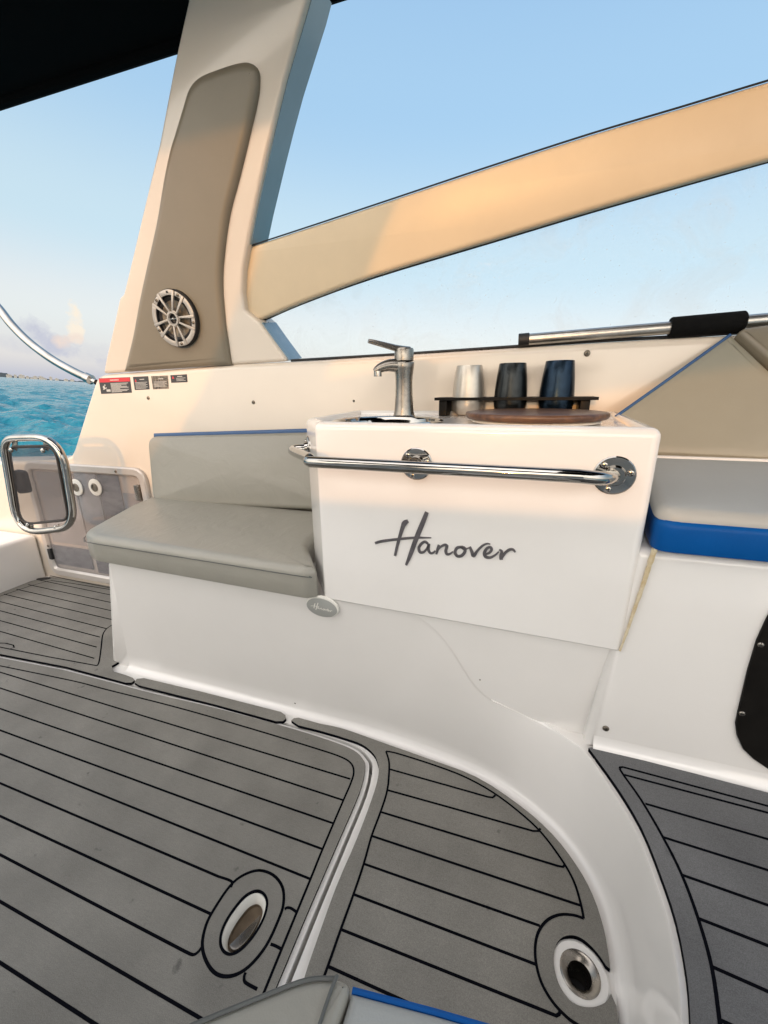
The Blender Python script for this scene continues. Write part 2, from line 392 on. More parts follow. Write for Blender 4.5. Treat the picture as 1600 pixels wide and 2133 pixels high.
for i in range(NR):
    r = R0*(R1/R0)**(i/(NR-1)); fade = min(1, 160/r)
    for k in range(NA):
        a = A0+(A1-A0)*k/(NA-1); x, y = r*cos(a), r*sin(a); h = 0
        for sc, am in ((.22, .22), (.55, .28), (1.3, .18), (2.9, .07)):
            q = mnoise.noise(Vector((x*sc*.55+y*sc*.2, y*sc-x*sc*.2, sc*7))); h += am*(1-2*abs(q))*.8+am*.25*mnoise.noise(Vector((x*sc*1.7, y*sc*1.7, 3)))
        b.v.append(tuple(S(x, y, (h-.28)*fade)))
for i in range(NR-1):
    for k in range(NA-1): q = i*NA+k; b.f.append((q, q+1, q+NA+1, q+NA)); b.m.append(0)
# beyond the waves the sea carries on flat to the horizon (a ring, with the wave patch filling the gap on the visible side)
F = 14000
ring = [tuple(S(R1*.985*cos(t), R1*.985*sin(t), -.12)) for t in [2*pi*k/96 for k in range(96)]]; far = [tuple(S(F*cos(t), F*sin(t), -.12)) for t in [2*pi*k/96 for k in range(96)]]
b.add(ring+far, [(k, (k+1) % 96, 96+(k+1) % 96, 96+k) for k in range(96)])
near = [tuple(S(R1*.99*cos(t), R1*.99*sin(t), -.5)) for t in [2*pi*k/96 for k in range(96)]]
b.add(near, [tuple(range(96))])
tag(b.build('sea', SEA, loc=SO, sharp=180), 'choppy turquoise sea running back to a flat horizon', kind='structure')
LAND = mat('shore_green', (.032, .046, .052), .9, dark=(.02, .03, .036), vscale=.02); BUILD = mat('shore_buildings', (.44, .41, .36), .8, var=.15, vscale=.05)
SD = 1900.
def shore_dir(u): d = ray(u, 790); d = d-NS*d.dot(NS); d.normalize(); return d
b = MB(); us = [-260+q*6 for q in range(150)]; top = []; bot = []; bk = []
for q, u in enumerate(us):
    d = shore_dir(u); hh = 3+6*abs(mnoise.noise(Vector((u*.02, 1.3, 0))))+3*mnoise.noise(Vector((u*.11, 5, 0)))+(7 if u < 22 else 0)
    P = SO+d*SD; bot.append(P-NS*2); top.append(P+d*40+NS*max(2, hh)); bk.append(P+d*160-NS*2)
n = len(us); b.add([tuple(p) for p in bot+top+bk], [(i, i+1, n+i+1, n+i) for i in range(n-1)]+[(n+i, n+i+1, 2*n+i+1, 2*n+i) for i in range(n-1)])
tag(b.build('shore', LAND, sharp=180), 'low hazy green coast along the horizon', kind='structure')
for q, u in enumerate((20, 33, 46, 58, 66, 74, 86, 94, 106, 118, 137, 150)):
    rnd = random.Random(q); d = shore_dir(u); P = SO+d*(SD-6); ex = d.cross(NS).normalized(); w = 3+rnd.random()*5; h = 4+rnd.random()*7
    f = Fr(P-NS*1, NS, ex); b = MB()
    b.loft([(-w, -5), (w, -5), (w, 5), (-w, 5)], f, [(0, 0), (0, h), (-.5, h), (-.5, h+.8), (.3, h+.8)])
    b.loft([(-w*.4, -2), (w*.2, -2), (w*.2, 3), (-w*.4, 3)], f, [(0, h+.8), (0, h+3)])
    tag(b.build('coast_house', BUILD), 'tiny pale flat roofed building on the far shoreline', 'building', 'buildings on the far shore')

# ================================================================ COCKPIT FLOOR
def fpx(z, *q): return level(z).px(*q)
hatch_r = fpx(0, (0, 1368), (140, 1395), (220, 1416), (332, 1445), (460, 1475), (595, 1511), (689, 1540), (741, 1561), (764, 1583), (769, 1604), (757, 1657), (712, 1765), (655, 1900), (597, 2042), (552, 2150))
e = Vector(hatch_r[-1])-Vector(hatch_r[-3]); e.normalize(); endp = Vector(hatch_r[-1])+e*.55
l = Vector(hatch_r[0])-Vector(hatch_r[3]); l.normalize(); lp = Vector(hatch_r[0])+l*.55
hatch_out = [tuple(lp)]+[hatch_r[0]]+smooth_curve(hatch_r[1:-1], 4)+[hatch_r[-1], tuple(endp), (lp.x, endp.y)]
hatch_out = ccw(hatch_out)
drain_c = Vector(fpx(0, (1207, 2033))[0]); drain_r = .047
deck_poly = [(-2.42, -1.36), (1.3, -1.36), (1.3, 1.40), (-2.42, 1.40)]
b = MB(); gap = inset(hatch_out, -.0085)
b.sheet(deck_poly, [gap, ellipse(drain_c.x, drain_c.y, drain_r*.72, drain_r*.72, 28)], level(0), .05, 0, None, -.05)
b.add([(-2.42, -1.36, -.051), (1.3, -1.36, -.051), (1.3, 1.40, -.051), (-2.42, 1.40, -.051)], [(0, 1, 2, 3)], 0)
tag(b.build('cockpit_floor', GELF, loc=(0, 0, -.05)), 'white moulded cockpit floor under the grey deck mats', kind='structure')

LW = .0047
HEDGE = 'grey foam mat with black inlaid lines'
pull_in = level(0).px(*[(u/2, 1533+v/2) for u, v in [(1072, 655), (1100, 668), (1114, 700), (1108, 745), (1085, 800), (1045, 860), (1000, 905), (960, 920), (932, 905), (920, 870), (927, 820), (955, 762), (1000, 700), (1035, 668)]])
pull_out = level(0).px(*[(u/2, 1533+v/2) for u, v in [(1080, 570), (1140, 590), (1178, 640), (1182, 710), (1160, 780), (1110, 885), (1040, 970), (970, 1010), (905, 1003), (862, 950), (845, 880), (860, 800), (895, 730), (960, 635), (1015, 590)]])
pull_in = [tuple(v) for v in smooth_curve(pull_in, 4, True)]; pull_out = [tuple(v) for v in smooth_curve(pull_out, 4, True)]
H = thing('floor_hatch', (-1.2, .4, 0), 'large floor hatch lid covered with grey planked foam and an oval pull', 'hatch')
b = MB(); b.sheet(hatch_out, [inset(ccw(pull_in), .004)], level(0), .046, 0, None, -.046); b.build('lid', GELF, H)
b = MB(); mat_out = inset(hatch_out, .010); b.sheet(mat_out, [pull_in], level(0), .006, 0, 1, .0005)
fl = level(.0065); hz = [0]
def line(pts, w=LW, fr=None, bb=None):
    hz[0] += 1; bb.ribbon(pts, w, fr, .0002+(hz[0] % 37)*.000012, 1)
bord = fl.px((0, 1387), (150, 1418), (220, 1436), (370, 1474), (520, 1517), (651, 1557), (708, 1576), (731, 1590), (737, 1608), (731, 1631), (715, 1668), (672, 1769), (647, 1831), (600, 1945), (555, 2055), (530, 2118))
bl = Vector(bord[0])-Vector(bord[2]); bl.normalize()
line([tuple(Vector(bord[0])+bl*.6)]+smooth_curve(bord, 5)+[tuple(Vector(bord[-1])+Vector((.004, -.4)))], LW, fl, b)
HL = [(435, 1533, 730, 1623), (305, 1533, 715, 1667), (165, 1533, 695, 1715.5), (32, 1533, 672, 1769), (0, 1570.5, 647, 1831.5), (0, 1631.5, 482, 1835.5), (0, 1700, 442, 1905.5), (0, 1780.5, 400, 1989), (0, 1878, 410, 2117), (0, 2005.5, 197, 2133)]
ext = fl.px
for k, (u0, v0, u1, v1) in enumerate(HL):
    p0, p1 = [Vector(q) for q in fl.px((u0, v0), (u1, v1))]; d = (p0-p1).normalized()
    far_ = p1+d*((p1.x+2.2)/max(.2, -d.x)); pts = [tuple(far_), tuple(p0), tuple(p1)]
    if k == 5: pts = [tuple(far_), tuple(p0)]+smooth_curve(fl.px((455, 1826), (476, 1833), (484, 1839), (481, 1849)), 4)
    if k == 7: pts = [tuple(far_), tuple(p0)]+smooth_curve(fl.px((385, 1982), (402, 1989), (413, 1983), (421, 1972)), 4)
    if k == 8: pts = [tuple(far_), tuple(p0), tuple(p1+(p1-p0).normalized()*.25)]
    if k == 9: pts = [tuple(far_), tuple(p0), tuple(p1+(p1-p0).normalized()*.45)]
    line(pts, LW, fl, b)
line(pull_out+pull_out[:2], LW*1.15, fl, b); line(pull_in+pull_in[:2], LW, fl, b)
for pts in ([(1186, 722), (1198, 716), (1215, 720), (1240, 738)], [(1127, 868), (1145, 874), (1172, 888)], [(1024, 986), (1018, 1000), (1018, 1020), (1030, 1033), (1072, 1056)]):
    line(smooth_curve(fl.px(*[(u/2, 1533+v/2) for u, v in pts]), 4), LW, fl, b)
b.build('deck_mat', [EVA, GROOVE], H)
# flush pull: a steel cup let into the lid with a hinged tongue
b = MB(); pi_ = ccw(pull_in)
b.loft(pi_, level(0), [(.0015, .001), (.002, .004), (.0035, .004), (.007, -.003), (.010, -.014), (.011, -.020)], 0, False, True, mats=[0, 0, 0, 0, 1, 1])
pl = b.build('pull_cup', [WHITEP, CUPW], H); cen = Vector((sum(p[0] for p in pi_)/len(pi_), sum(p[1] for p in pi_)/len(pi_)))
tng = [q for q in inset(pi_, .013) if (q[0]-cen.x)*.9+(q[1]-cen.y)*-.45 > .004]; b = MB(); b.slab(tng, level(-.012), .004, .001); b.build('pull_tongue', STEEL, pl)

# aft mat, narrow strips, forward mat
def mat_thing(label, poly, z=0., th=.0095, lines=(), w=LW, holes=(), m=None):
    bb = MB(); bb.sheet(poly, holes, level(z), th, 0, 1, .0005); f = level(z+th+.0005)
    for q in lines: line(q, w, f, bb)
    o = bb.build('deck_mat', [m or EVA, GROOVE]); tag(o, label, 'deck mat', 'grey foam deck mats'); return o
f0 = level(.008)
aft = f0.px((-160, 1285), (0, 1234), (62, 1212), (104, 1202), (150, 1209), (236, 1222))
aftr = [(-1.33, 1.335), (-1.318, .95)] + f0.px((233, 1388), (238, 1400), (262, 1407), (277, 1413), (281, 1418), (274, 1423), (262, 1423), (140, 1390), (0, 1363), (-160, 1333))
lines = []
Aa = smooth_curve(f0.px((233, 1303), (221, 1312), (214, 1325), (211, 1350), (207, 1378), (203, 1388)), 4); lines.append(Aa)
lines.append(f0.px((203, 1388), (100, 1369), (0, 1349), (-150, 1322)))
for k in range(9):
    y = .893+.0535*k; xe = -1.34
    for (xa, ya), (xb, yb) in zip(Aa[:-1], Aa[1:]):
        if min(ya, yb)-.012 <= y-.012 <= max(ya, yb): xe = min(xe, xa, xb)
    if y > max(q[1] for q in Aa)+.01: xe = -1.335
    lines.append([(-2.34, y+.012), (xe, y-.010)])
lines.append(f0.px((-150, 1292), (0, 1243), (64, 1221), (106, 1210), (150, 1216), (230, 1229)))
lines.append(f0.px((-20, 1340), (12, 1341), (28, 1345), (30, 1350), (20, 1353)))
mat_thing('grey planked foam mat at the stern beside the bench base and transom', aft[:4]+[(-2.05, 1.335)]+aftr, lines=lines)
strip = f0.px(*[(u/2, 1150+v/2) for u, v in [(560, 545), (570, 530), (600, 527), (830, 581), (1100, 650), (1170, 668), (1190, 682), (1192, 695), (1180, 706), (1150, 707), (900, 638), (580, 557)]])
mat_thing('narrow grey foam strip lying between the floor hatch and the bench base', strip)
m2 = lambda L_: [(700+u/1.7778, 1500+v/1.7778) for u, v in L_]
fo = [(607, 1502), (612, 1497), (622, 1496)]+m2([(-60, 15), (0, 27), (60, 45), (200, 95), (350, 148), (520, 213), (680, 318), (800, 424), (890, 540), (950, 650), (990, 770), (1010, 880), (1015, 925)])
ringi = m2([(1000, 912), (965, 862), (920, 818), (880, 800), (840, 806), (815, 835), (806, 885), (812, 940), (832, 995), (865, 1040), (905, 1062), (950, 1066), (985, 1055), (1005, 1040), (1018, 1015)])
fo_end = m2([(1038, 1062), (1045, 1125), (1052, 1240)])+[(585, 2195)]
left_in = [(643, 2010), (700, 1850), (745, 1745), (780, 1650), (789, 1610), (787, 1590), (778, 1571), (755, 1552), (720, 1539), (670, 1524), (622, 1512)]
fwd = [tuple(v) for v in f0.px(*fo[:3])+smooth_curve(f0.px(*fo[3:]), 3)+smooth_curve(f0.px(*ringi), 3)+f0.px(*fo_end)+smooth_curve(f0.px(*left_in), 3)]
FL = []
rim_l = m2([(185, 118), (195, 150), (197, 185), (190, 262), (165, 343), (132, 432), (103, 535), (65, 648), (18, 778), (-30, 915), (-75, 1040), (-120, 1190)])
FL.append(smooth_curve(f0.px(*rim_l), 4))
rim_r = m2([(185, 118), (205, 121), (240, 130), (350, 165), (470, 210), (580, 270), (680, 345), (760, 420), (835, 520), (880, 600), (905, 680), (917, 738)])
FL.append(smooth_curve(f0.px(*rim_r), 4))
FL.append(smooth_curve(f0.px(*m2([(917, 738), (880, 726), (830, 724), (785, 742), (752, 782), (738, 835), (740, 900), (760, 975), (800, 1045), (850, 1100), (890, 1130), (960, 1170)])), 4))
for L_ in ([(200, 185), (480, 264), (560, 287), (580, 290), (590, 281)], [(190, 262), (470, 340), (730, 414), (750, 414), (757, 404)], [(165, 343), (500, 445), (820, 543), (840, 547), (848, 538)], [(132, 432), (905, 690)], [(103, 535), (755, 765)], [(65, 648), (740, 908)], [(18, 778), (790, 1088), (815, 1098), (826, 1092), (830, 1080)], [(-30, 915), (420, 1120), (760, 1260)]):
    FL.append(f0.px(*m2(L_)))
b_ = mat_thing('grey planked foam mat curving along the white step and round the floor socket', fwd, lines=FL)

# table-leg socket in the floor
T = thing('floor_socket', (drain_c.x, drain_c.y, 0), 'round steel socket with a dark hole let into the floor', 'floor socket')
b = MB(); b.lathe([(drain_r*.98, .0), (drain_r*.98, .004), (drain_r*.9, .0065), (drain_r*.66, .0065), (drain_r*.64, .0)], (drain_c.x, drain_c.y, .0005), seg=40); b.build('white_flange', GELF, T)
b = MB(); b.lathe([(drain_r*.67, .001), (drain_r*.67, .008), (drain_r*.62, .0095), (drain_r*.54, .008), (drain_r*.40, .002), (drain_r*.385, -.02), (drain_r*.38, -.045)], (drain_c.x, drain_c.y, 0), seg=40); b.build('steel_ring', STEEL, T)
b = MB(); b.lathe([(drain_r*.43, -.047), (0.0001, -.047)], (drain_c.x, drain_c.y, 0), seg=32); b.build('hole', SMOKE, T)

# ---- raised step deck on the right
ZS = .2
fs = level(ZS)
BP0 = Fr((-.587, .8325, 0), (-.0328, -.9995, 0), (.9995, -.0328, 0))
def wall_y(x): return .8156-.0227*x
ZT = .4468
LEAN = .10
BPS = Fr((0, wall_y(0), ZT), (-.0227, -.9997, -LEAN), (1, 0, 0))
top3 = [Vector((x, wall_y(x)+LEAN*(ZT-z), z)) for x, z in ((-1.185, ZT), (-.9, ZT), (-.6, ZT), (-.4, ZT), (-.28, ZT), (-.205, ZT-.001))]
top3 += [BPS.hit(u, v)+Vector((0, -d, 0)) for u, v, d in ((905, 1310, .0002), (940, 1352, .0005), (968, 1397, .0010), (994, 1434, .0016), (1024, 1458, .002), (1064, 1476, .002), (1115, 1501, .002))]+[fs.p(*q) for q in fs.px((1178, 1536), (1222, 1569), (1272, 1641), (1322, 1725), (1360, 1821), (1393, 1922), (1414, 2040), (1420, 2133), (1424, 2200))]
topc = [Vector(p) for p in smooth_curve(top3, 4)]
bot2 = [(-1.36, .8715), (-1.265, .8715), (-.9, .8715), (-.66, .8705), (-.575, .867), (-.50, .861)]+level(0).px(*m2([(0, 21), (70, 40), (150, 68), (240, 99), (350, 141), (430, 170), (520, 206), (610, 262), (680, 311), (800, 417), (890, 532), (955, 647), (998, 770), (1022, 890), (1036, 1010), (1048, 1130), (1056, 1250)]))
bL = [Vector((*p, 0)) for p in smooth_curve(bot2, 8)]; 
def along(P, k):   # k samples evenly by length
    L_ = [0.]
    for i in range(1, len(P)): L_.append(L_[-1]+(P[i]-P[i-1]).length)
    out = []; j = 0
    for q in range(k):
        t = L_[-1]*q/(k-1)
        while j < len(P)-2 and L_[j+1] < t: j += 1
        f = (t-L_[j])/max(1e-9, L_[j+1]-L_[j]); out.append(P[j].lerp(P[j+1], min(1, max(0, f))))
    return out
NC = 120
i_cr = 10*4                                                     # where the crest leaves the wall
# match the columns: wall part by X, curved part by arc length
xs_w = [topc[i] for i in range(i_cr+1)]
bw = [p for p in bL if p.x <= .03]; bc = [p for p in bL if p.x > .03]
topn = along(xs_w, 48)+along(topc[i_cr:], NC-47)[1:]
def bx(x):
    for i in range(len(bL)-1):
        if bL[i].x <= x <= bL[i+1].x: return bL[i].lerp(bL[i+1], (x-bL[i].x)/max(1e-9, bL[i+1].x-bL[i].x))
    return bL[0]
bcol = [bx(p.x-.085*min(1, max(0, (-.55-p.x)/.63))) for p in topn[:48]]; k0 = next(i for i, p in enumerate(bL) if p.x > bcol[-1].x)
bcol += along([bcol[-1]]+bL[k0:], NC-47)[1:]
topc, botc, n = topn, bcol, len(topn)
for it in range(30):
    botc = [botc[i] if i in (0, n-1) else (botc[i-1]+botc[i]*2+botc[i+1])/4 for i in range(n)]
b = MB(); rings = []
RC = .022
def inw(i):
    d = topc[i]-botc[i]
    if i < 70:
        a_, c_ = botc[max(0, i-1)], botc[min(n-1, i+1)]; t_ = (c_-a_).normalized(); d = Vector((-t_.y, t_.x, 0))
    d.z = 0; return d.normalized()
DI = [inw(i) for i in range(n)]
for it in range(40): DI = [DI[i] if i in (0, n-1) else (DI[i-1]+DI[i]*2+DI[i+1]).normalized() for i in range(n)]
rings.append([(p.x, p.y, -.02) for p in botc])
for t_ in (0, 20, 40, 60, 78):
    t_ = radians(t_); rings.append([tuple(botc[i]+DI[i]*RC*sin(t_)+Vector((0, 0, RC*(1-cos(t_))))) for i in range(n)])
foot_ = [Vector(p) for p in rings[-1]]
for s_, z_ in ((.10, .10), (.5, .5), (.88, .895), (.945, .962), (.98, .991), (1.0, 1.0)):
    rings.append([(foot_[i].x+(topc[i].x-foot_[i].x)*s_, foot_[i].y+(topc[i].y-foot_[i].y)*s_, foot_[i].z+z_*(topc[i].z-foot_[i].z)) for i in range(n)])
vs = [v for r_ in rings for v in r_]; fs_ = [(k*n+i, k*n+i+1, (k+1)*n+i+1, (k+1)*n+i) for k in range(len(rings)-1) for i in range(n-1)]
b.add(vs, fs_)
dk = topc[47:]
deckp = [(p.x, p.y) for p in dk]+[(dk[-1].x, -1.3), (1.3, -1.3), (1.3, .9), (.19, .9), (-.03, .9)]
dz = [p.z for p in dk]+[ZS]*4+[dk[0].z]; bb = len(b.v); b.v += [(x, y, z) for (x, y), z in zip(deckp, dz)]; b.cap(list(range(bb, bb+len(deckp))), deckp, 0)
q0 = len(b.v); b.v += [(botc[-1].x, botc[-1].y, -.02), (botc[-1].x, -1.3, -.02), (topc[-1].x, -1.3, ZS), (topc[-1].x, topc[-1].y, ZS)]; b.f.append((q0, q0+1, q0+2, q0+3)); b.m.append(0)
tag(b.build('step', GEL, sharp=75), 'white moulded step curving up from the cockpit floor', kind='structure')
rl = m2([(925, 110), (935, 105), (1040, 250), (1130, 400), (1200, 570), (1260, 750), (1300, 960), (1312, 1125), (1320, 1260)])
fr2 = level(ZS+.008)
rpoly = smooth_curve(fr2.px(*rl[1:]), 3)+[(.27, -.2), (1.2, -.2), (1.2, .785)]+fr2.px((1700, 1678), (1600, 1653), (1420, 1606), (1250, 1562), (1232, 1558))
RL = [smooth_curve(fr2.px(*m2([(1050, 184), (1068, 212), (1130, 300), (1210, 437), (1280, 577), (1340, 738), (1390, 917), (1420, 1125), (1432, 1240)])), 4),
      fr2.px(*m2([(1050, 184), (1052, 178), (1062, 177), (1600, 322), (1800, 374)])), fr2.px(*m2([(1068, 206), (1600, 347), (1800, 399)]))]
for L_ in ([(1145, 313), (1600, 445), (1800, 503)], [(1210, 437), (1600, 560), (1800, 623)], [(1280, 577), (1600, 690), (1800, 761)], [(1340, 738), (1600, 840), (1800, 918)], [(1390, 917), (1600, 1010), (1800, 1099)], [(1420, 1115), (1700, 1245)]):
    RL.append(fr2.px(*m2(L_)))
mat_thing('darker grey planked foam mat on the raised step deck', rpoly, ZS, lines=RL, m=EVAD)

# ================================================================ BENCH BASE
BP = Fr((-.587, .8955, 0), (.0, -1, -.115), (1, 0, 0))
B = thing('bench_base', (-.5, 1.0, 0), 'long white moulded plinth under the bench seat and sink cabinet', 'bench base')
pl2 = [BP.to2(BP.hit(*q)) for q in ((234, 1397), (222, 1172))]+[BP.to2((-.15, .84, .44)), BP.to2((-.15, .88, -.01))]
b = MB(); b.loft(rounded(pl2, [.0, .012, .006, 0], 3), BP, [(0, -.50), (0, -.014), (.004, -.004), (.014, 0)])
# soft cove where the plinth meets the floor
x0 = BP.to2((-1.32, .88, 0))[0]; x1 = BP.to2((-.63, .88, 0))[0]
b.slab([BPS.to2((x, wall_y(x)+LEAN*(ZT-z)+.0004, z)) for x, z in [(-.215, .4472)]+[(p.x, p.z-(.004 if p.x < -.09 else .012 if p.x < -.03 else .03)) for p in topn if -.21 < p.x < .10 and p.z > .2]+[(.215, .17), (.215, .4472)]], BPS.off(-.0006), .03, .0005, 1, 0, -.03)
b.build('plinth', GEL, B)
BW = BPS.off(.0004)
for u, v, r, f_ in ((616, 1463, .0062, BP), (1000, 1416, .0018, BW), (310, 1185, .002, BP)):
    P = f_.hit(u, v); screw(B, P, f_.n, r)
# oval badge
BPL = BP; BP = BW.off(.001)
OB = thing('oval_badge', BP.hit(673, 1280), 'small grey oval badge with white script on the bench base', 'badge')
oc = BP.px((673, 1262))[0]; ea = abs(BP.px((706, 1262))[0][0]-oc[0])*1.02; eb = abs(BP.px((673, 1240))[0][1]-oc[1])*.98
b = MB(); b.slab(ellipse(*oc, ea, eb, 44), BP, .0045, .0035, 4); b.build('rim', WHITEP, OB)
fb = BP.off(.0047); oc2 = (oc[0]-.0015, oc[1]-.0025)
b = MB(); b.slab(ellipse(*oc2, ea*.93, eb*.86, 44), fb, .0014, .001, 2); b.build('face', BADGE, OB)
SCRIPT = [([(572, 994), (556, 1004), (545, 1030), (525, 1098), (510, 1160)], [13, 20, 15, 12, 9]), ([(662, 952), (640, 1008), (611, 1078), (586, 1148), (563, 1204)], [15, 18, 18, 16, 9]),
          ([(416, 1099), (450, 1090), (520, 1081), (600, 1074), (682, 1074)], [10, 11, 10, 9, 4]),
          ([(668, 1103), (652, 1093), (634, 1104), (624, 1124), (630, 1142), (648, 1141), (664, 1122), (672, 1104), (669, 1130), (678, 1146), (690, 1146), (702, 1136)], [8, 10, 11, 11, 11, 9, 8, 9, 10, 9, 8, 6]),
          ([(719, 1108), (713, 1130), (707, 1152)], [9, 10, 7]), ([(711, 1136), (726, 1118), (745, 1108), (757, 1114), (752, 1136), (757, 1151), (770, 1151), (786, 1140)], [6, 8, 10, 11, 11, 10, 8, 5]),
          ([(826, 1117), (806, 1122), (796, 1142), (806, 1160), (826, 1159), (842, 1142), (842, 1124), (826, 1117), (840, 1128), (862, 1122)], [9, 11, 11, 11, 11, 11, 10, 9, 7, 4]),
          ([(866, 1116), (876, 1140), (884, 1160), (902, 1136), (926, 1112), (948, 1102), (964, 1104)], [8, 11, 12, 9, 8, 6, 3]),
          ([(938, 1152), (958, 1146), (970, 1130), (962, 1118), (946, 1126), (936, 1146), (942, 1164), (962, 1168), (984, 1158), (1004, 1140)], [6, 8, 10, 9, 10, 12, 11, 9, 7, 5]),
          ([(1006, 1130), (1018, 1138), (1014, 1158), (1016, 1178)], [5, 9, 11, 12]), ([(1016, 1172), (1036, 1144), (1056, 1130), (1072, 1130), (1082, 1142)], [8, 9, 10, 8, 5])]
b = MB(); k = (ea*.66)/333; fb2 = fb.off(.0018)
for q, ws in SCRIPT:
    pts = smooth_curve([(oc2[0]+(u-750)*k, oc2[1]-(v-1105)*k) for u, v in q], 3); b.ribbon(pts, max(ws)*k*1.3, fb2, .0001*len(b.f) % .0002, 0)
b.build('lettering', WHITEP, OB)

BP = BPL
# ================================================================ SINK CABINET
CX0, CX1 = -.432, .226; YF = .822
def cy(x): return YF-.0328*(x+.44)+.0
foot = [(CX0, cy(CX0)), (CX1, cy(CX1)), (.262, 1.345), (-.548, 1.345), (-.522, .945)]
foot = rounded(foot, [.012, .018, 0, 0, .02], 6)
C = thing('sink_cabinet', (-.15, 1.08, .447), 'glossy white wet bar cabinet with sink and grey script lettering', 'cabinet')
b = MB(); lv = level(.448)
HT = .434
rings = [(.003, 0), (.0, .004), (0, HT-.016)]+[(.016-.016*cos(pi/2*k/5), HT-.016+.016*sin(pi/2*k/5)) for k in range(1, 6)]+[(.022, HT+.0), (.027, HT-.004), (.030, HT-.012)]
b.loft(foot, lv, rings, cap1=False); b.sheet(inset(ccw(foot), .030), [ellipse(-.325, 1.005, .130, .130, 48)], level(.448+HT-.012), .0004, 0, None, -.0004); cab = b.build('body', GEL, C)
ZC = .448+HT-.012   # counter surface
CFp = Fr((CX0, cy(CX0), 0), (-.0328, -.9995, 0), (.9995, -.0328, 0))
b = MB(); kk = 0
for q, ws in SCRIPT:
    P2 = CFp.px(*[(600+u/2.2857, 650+v/2.2857) for u, v in q]); sc = abs(CFp.px((601, 1100))[0][0]-CFp.px((600, 1100))[0][0])/2.2857*1.0
    pts = smooth_curve(P2, 5); wv = smooth_curve([(w, 0) for w in ws], 5); kk += 1
    b.ribbon(pts, [w[0]*sc*.95 for w in wv], CFp, .0, 0, .0022+.00004*kk)
b.build('lettering', DGREY, C)
# yellowed sealant down the right edge
b = MB(); sp = [CFp.hit(u, v) for u, v in ((1356, 1142), (1345, 1175), (1330, 1222), (1314, 1268), (1300, 1310), (1284, 1354))]
b.tube(smooth_curve([p+Vector((.006, -.001, 0)) for p in sp], 6), [.0050-.0030*(k/30) + .0014*mnoise.noise(Vector((k*.9, 3, 0))) for k in range(31)], 8); b.build('sealant', SEAL, C)
# sink bowl, rim, outlet
sc_ = (-.325, 1.005); 
b = MB(); b.lathe([(.142, 0.001), (.142, .004), (.134, .0065), (.126, .004), (.121, -.004), (.116, -.05), (.10, -.085), (.06, -.10), (.02, -.103), (.0001, -.103)], (*sc_, ZC), seg=48)
sk = b.build('sink', CHROME, C)
# ================================================================ FAUCET
FX, FY = -.325, 1.165
Fa = thing('faucet', (FX, FY, ZC), 'brushed steel mixer tap with flat lever behind the sink', 'faucet')
b = MB(); b.lathe([(.034, 0), (.034, .004), (.030, .008), (.0275, .02), (.0245, .06), (.0235, .09), (.0245, .115), (.0275, .135), (.0285, .148), (.0275, .150)], (FX, FY, ZC+.0005), seg=32)
b.build('body', STEEL, Fa)
sd = Vector((-.86, -.50, 0)).normalized()
b = MB(); hz0 = ZC+.130
pts = [Vector((FX, FY, hz0))+sd*d+Vector((0, 0, z)) for d, z in ((-.004, .006), (.018, .012), (.04, .013), (.06, .009), (.075, .002), (.082, -.004))]
b.tube(smooth_curve(pts, 4), [.021-.0125*(i/20)**1.1 for i in range(21)], 14); b.build('spout', STEEL, Fa)
b = MB(); e_ = pts[-2]; b.lathe([(.011, 0), (.011, .014), (.009, .016)], e_+Vector((0, 0, -.018)), seg=18); b.build('aerator', CHROME, Fa)
b = MB(); b.lathe([(.024, .153), (.0265, .155), (.0268, .182), (.025, .187), (.0001, .189)], (FX, FY, ZC), seg=32); hd = b.build('handle', STEEL, Fa)
b = MB(); pts = [Vector((FX, FY, ZC+.184))+sd*d+Vector((0, 0, z)) for d, z in ((-.015, -.002), (.02, .003), (.05, .010), (.085, .018), (.10, .021))]
b.tube(smooth_curve(pts, 4), [.010-.0045*(i/16) for i in range(17)], 12, sq=1.6); b.build('lever', STEEL, hd)

# ================================================================ RACK AND CUPS, BOARD
RX0, RX1, RY = -.252, .188, 1.293
ZR = .916
cups_x = (-.160, -.038, .087)
K = thing('cup_rack', ((RX0+RX1)/2, RY, ZC), 'black acrylic cup rack on two legs behind the round board', 'rack')
b = MB(); hol = [ellipse(x, RY, .0475, .0475, 40) for x in cups_x]
b.sheet(rounded([(RX0, RY-.058), (RX1, RY-.058), (RX1, RY+.05), (RX0, RY+.05)], .004), hol, level(ZR), .008); b.sheet(rounded([(RX0, RY-.058), (RX1, RY-.058), (RX1, RY+.05), (RX0, RY+.05)], .004), hol, level(ZR), 0.0)
b.build('shelf', ACRB, K)
for x in (RX0+.024, RX1-.030):
    b = MB(); b.box(x-.012, x+.012, RY-.045, RY+.045, ZC+.0005, ZR-.0005, .002); b.build('leg', ACRB, K)
def cup(x, m, label, top):
    pr = [(.020, .0), (.030, .0015), (.037, .007), (.0435, .018), (.0465, .032), (.0468, .045), (.0455, .07), (.0425, .105), (.0375, top-.002), (.0366, top), (.0356, top-.001), (.0395, .105), (.043, .07), (.044, .04), (.038, .012), (.0001, .006)]
    o = MB().lathe(pr, (x, RY, ZC+.0005), seg=44).build('cup', m, sharp=60); return tag(o, label, 'cup', 'metal tumblers in the black rack')
cup(cups_x[0], CUPS, 'champagne silver metal tumbler in the black rack', .143); cup(cups_x[1], CUPK, 'charcoal metal tumbler in the black rack', .146); cup(cups_x[2], CUPB, 'navy blue metal tumbler in the black rack', .149)
BX, BY = .026, 1.062
o = MB().lathe([(.138, 0), (.145, .002), (.145, .0055), (.143, .007), (.0001, .007)], (BX, BY, ZC+.0005), seg=48).build('round_mat', WHITEP); tag(o, 'thin white round pad under the wooden board', 'pad')
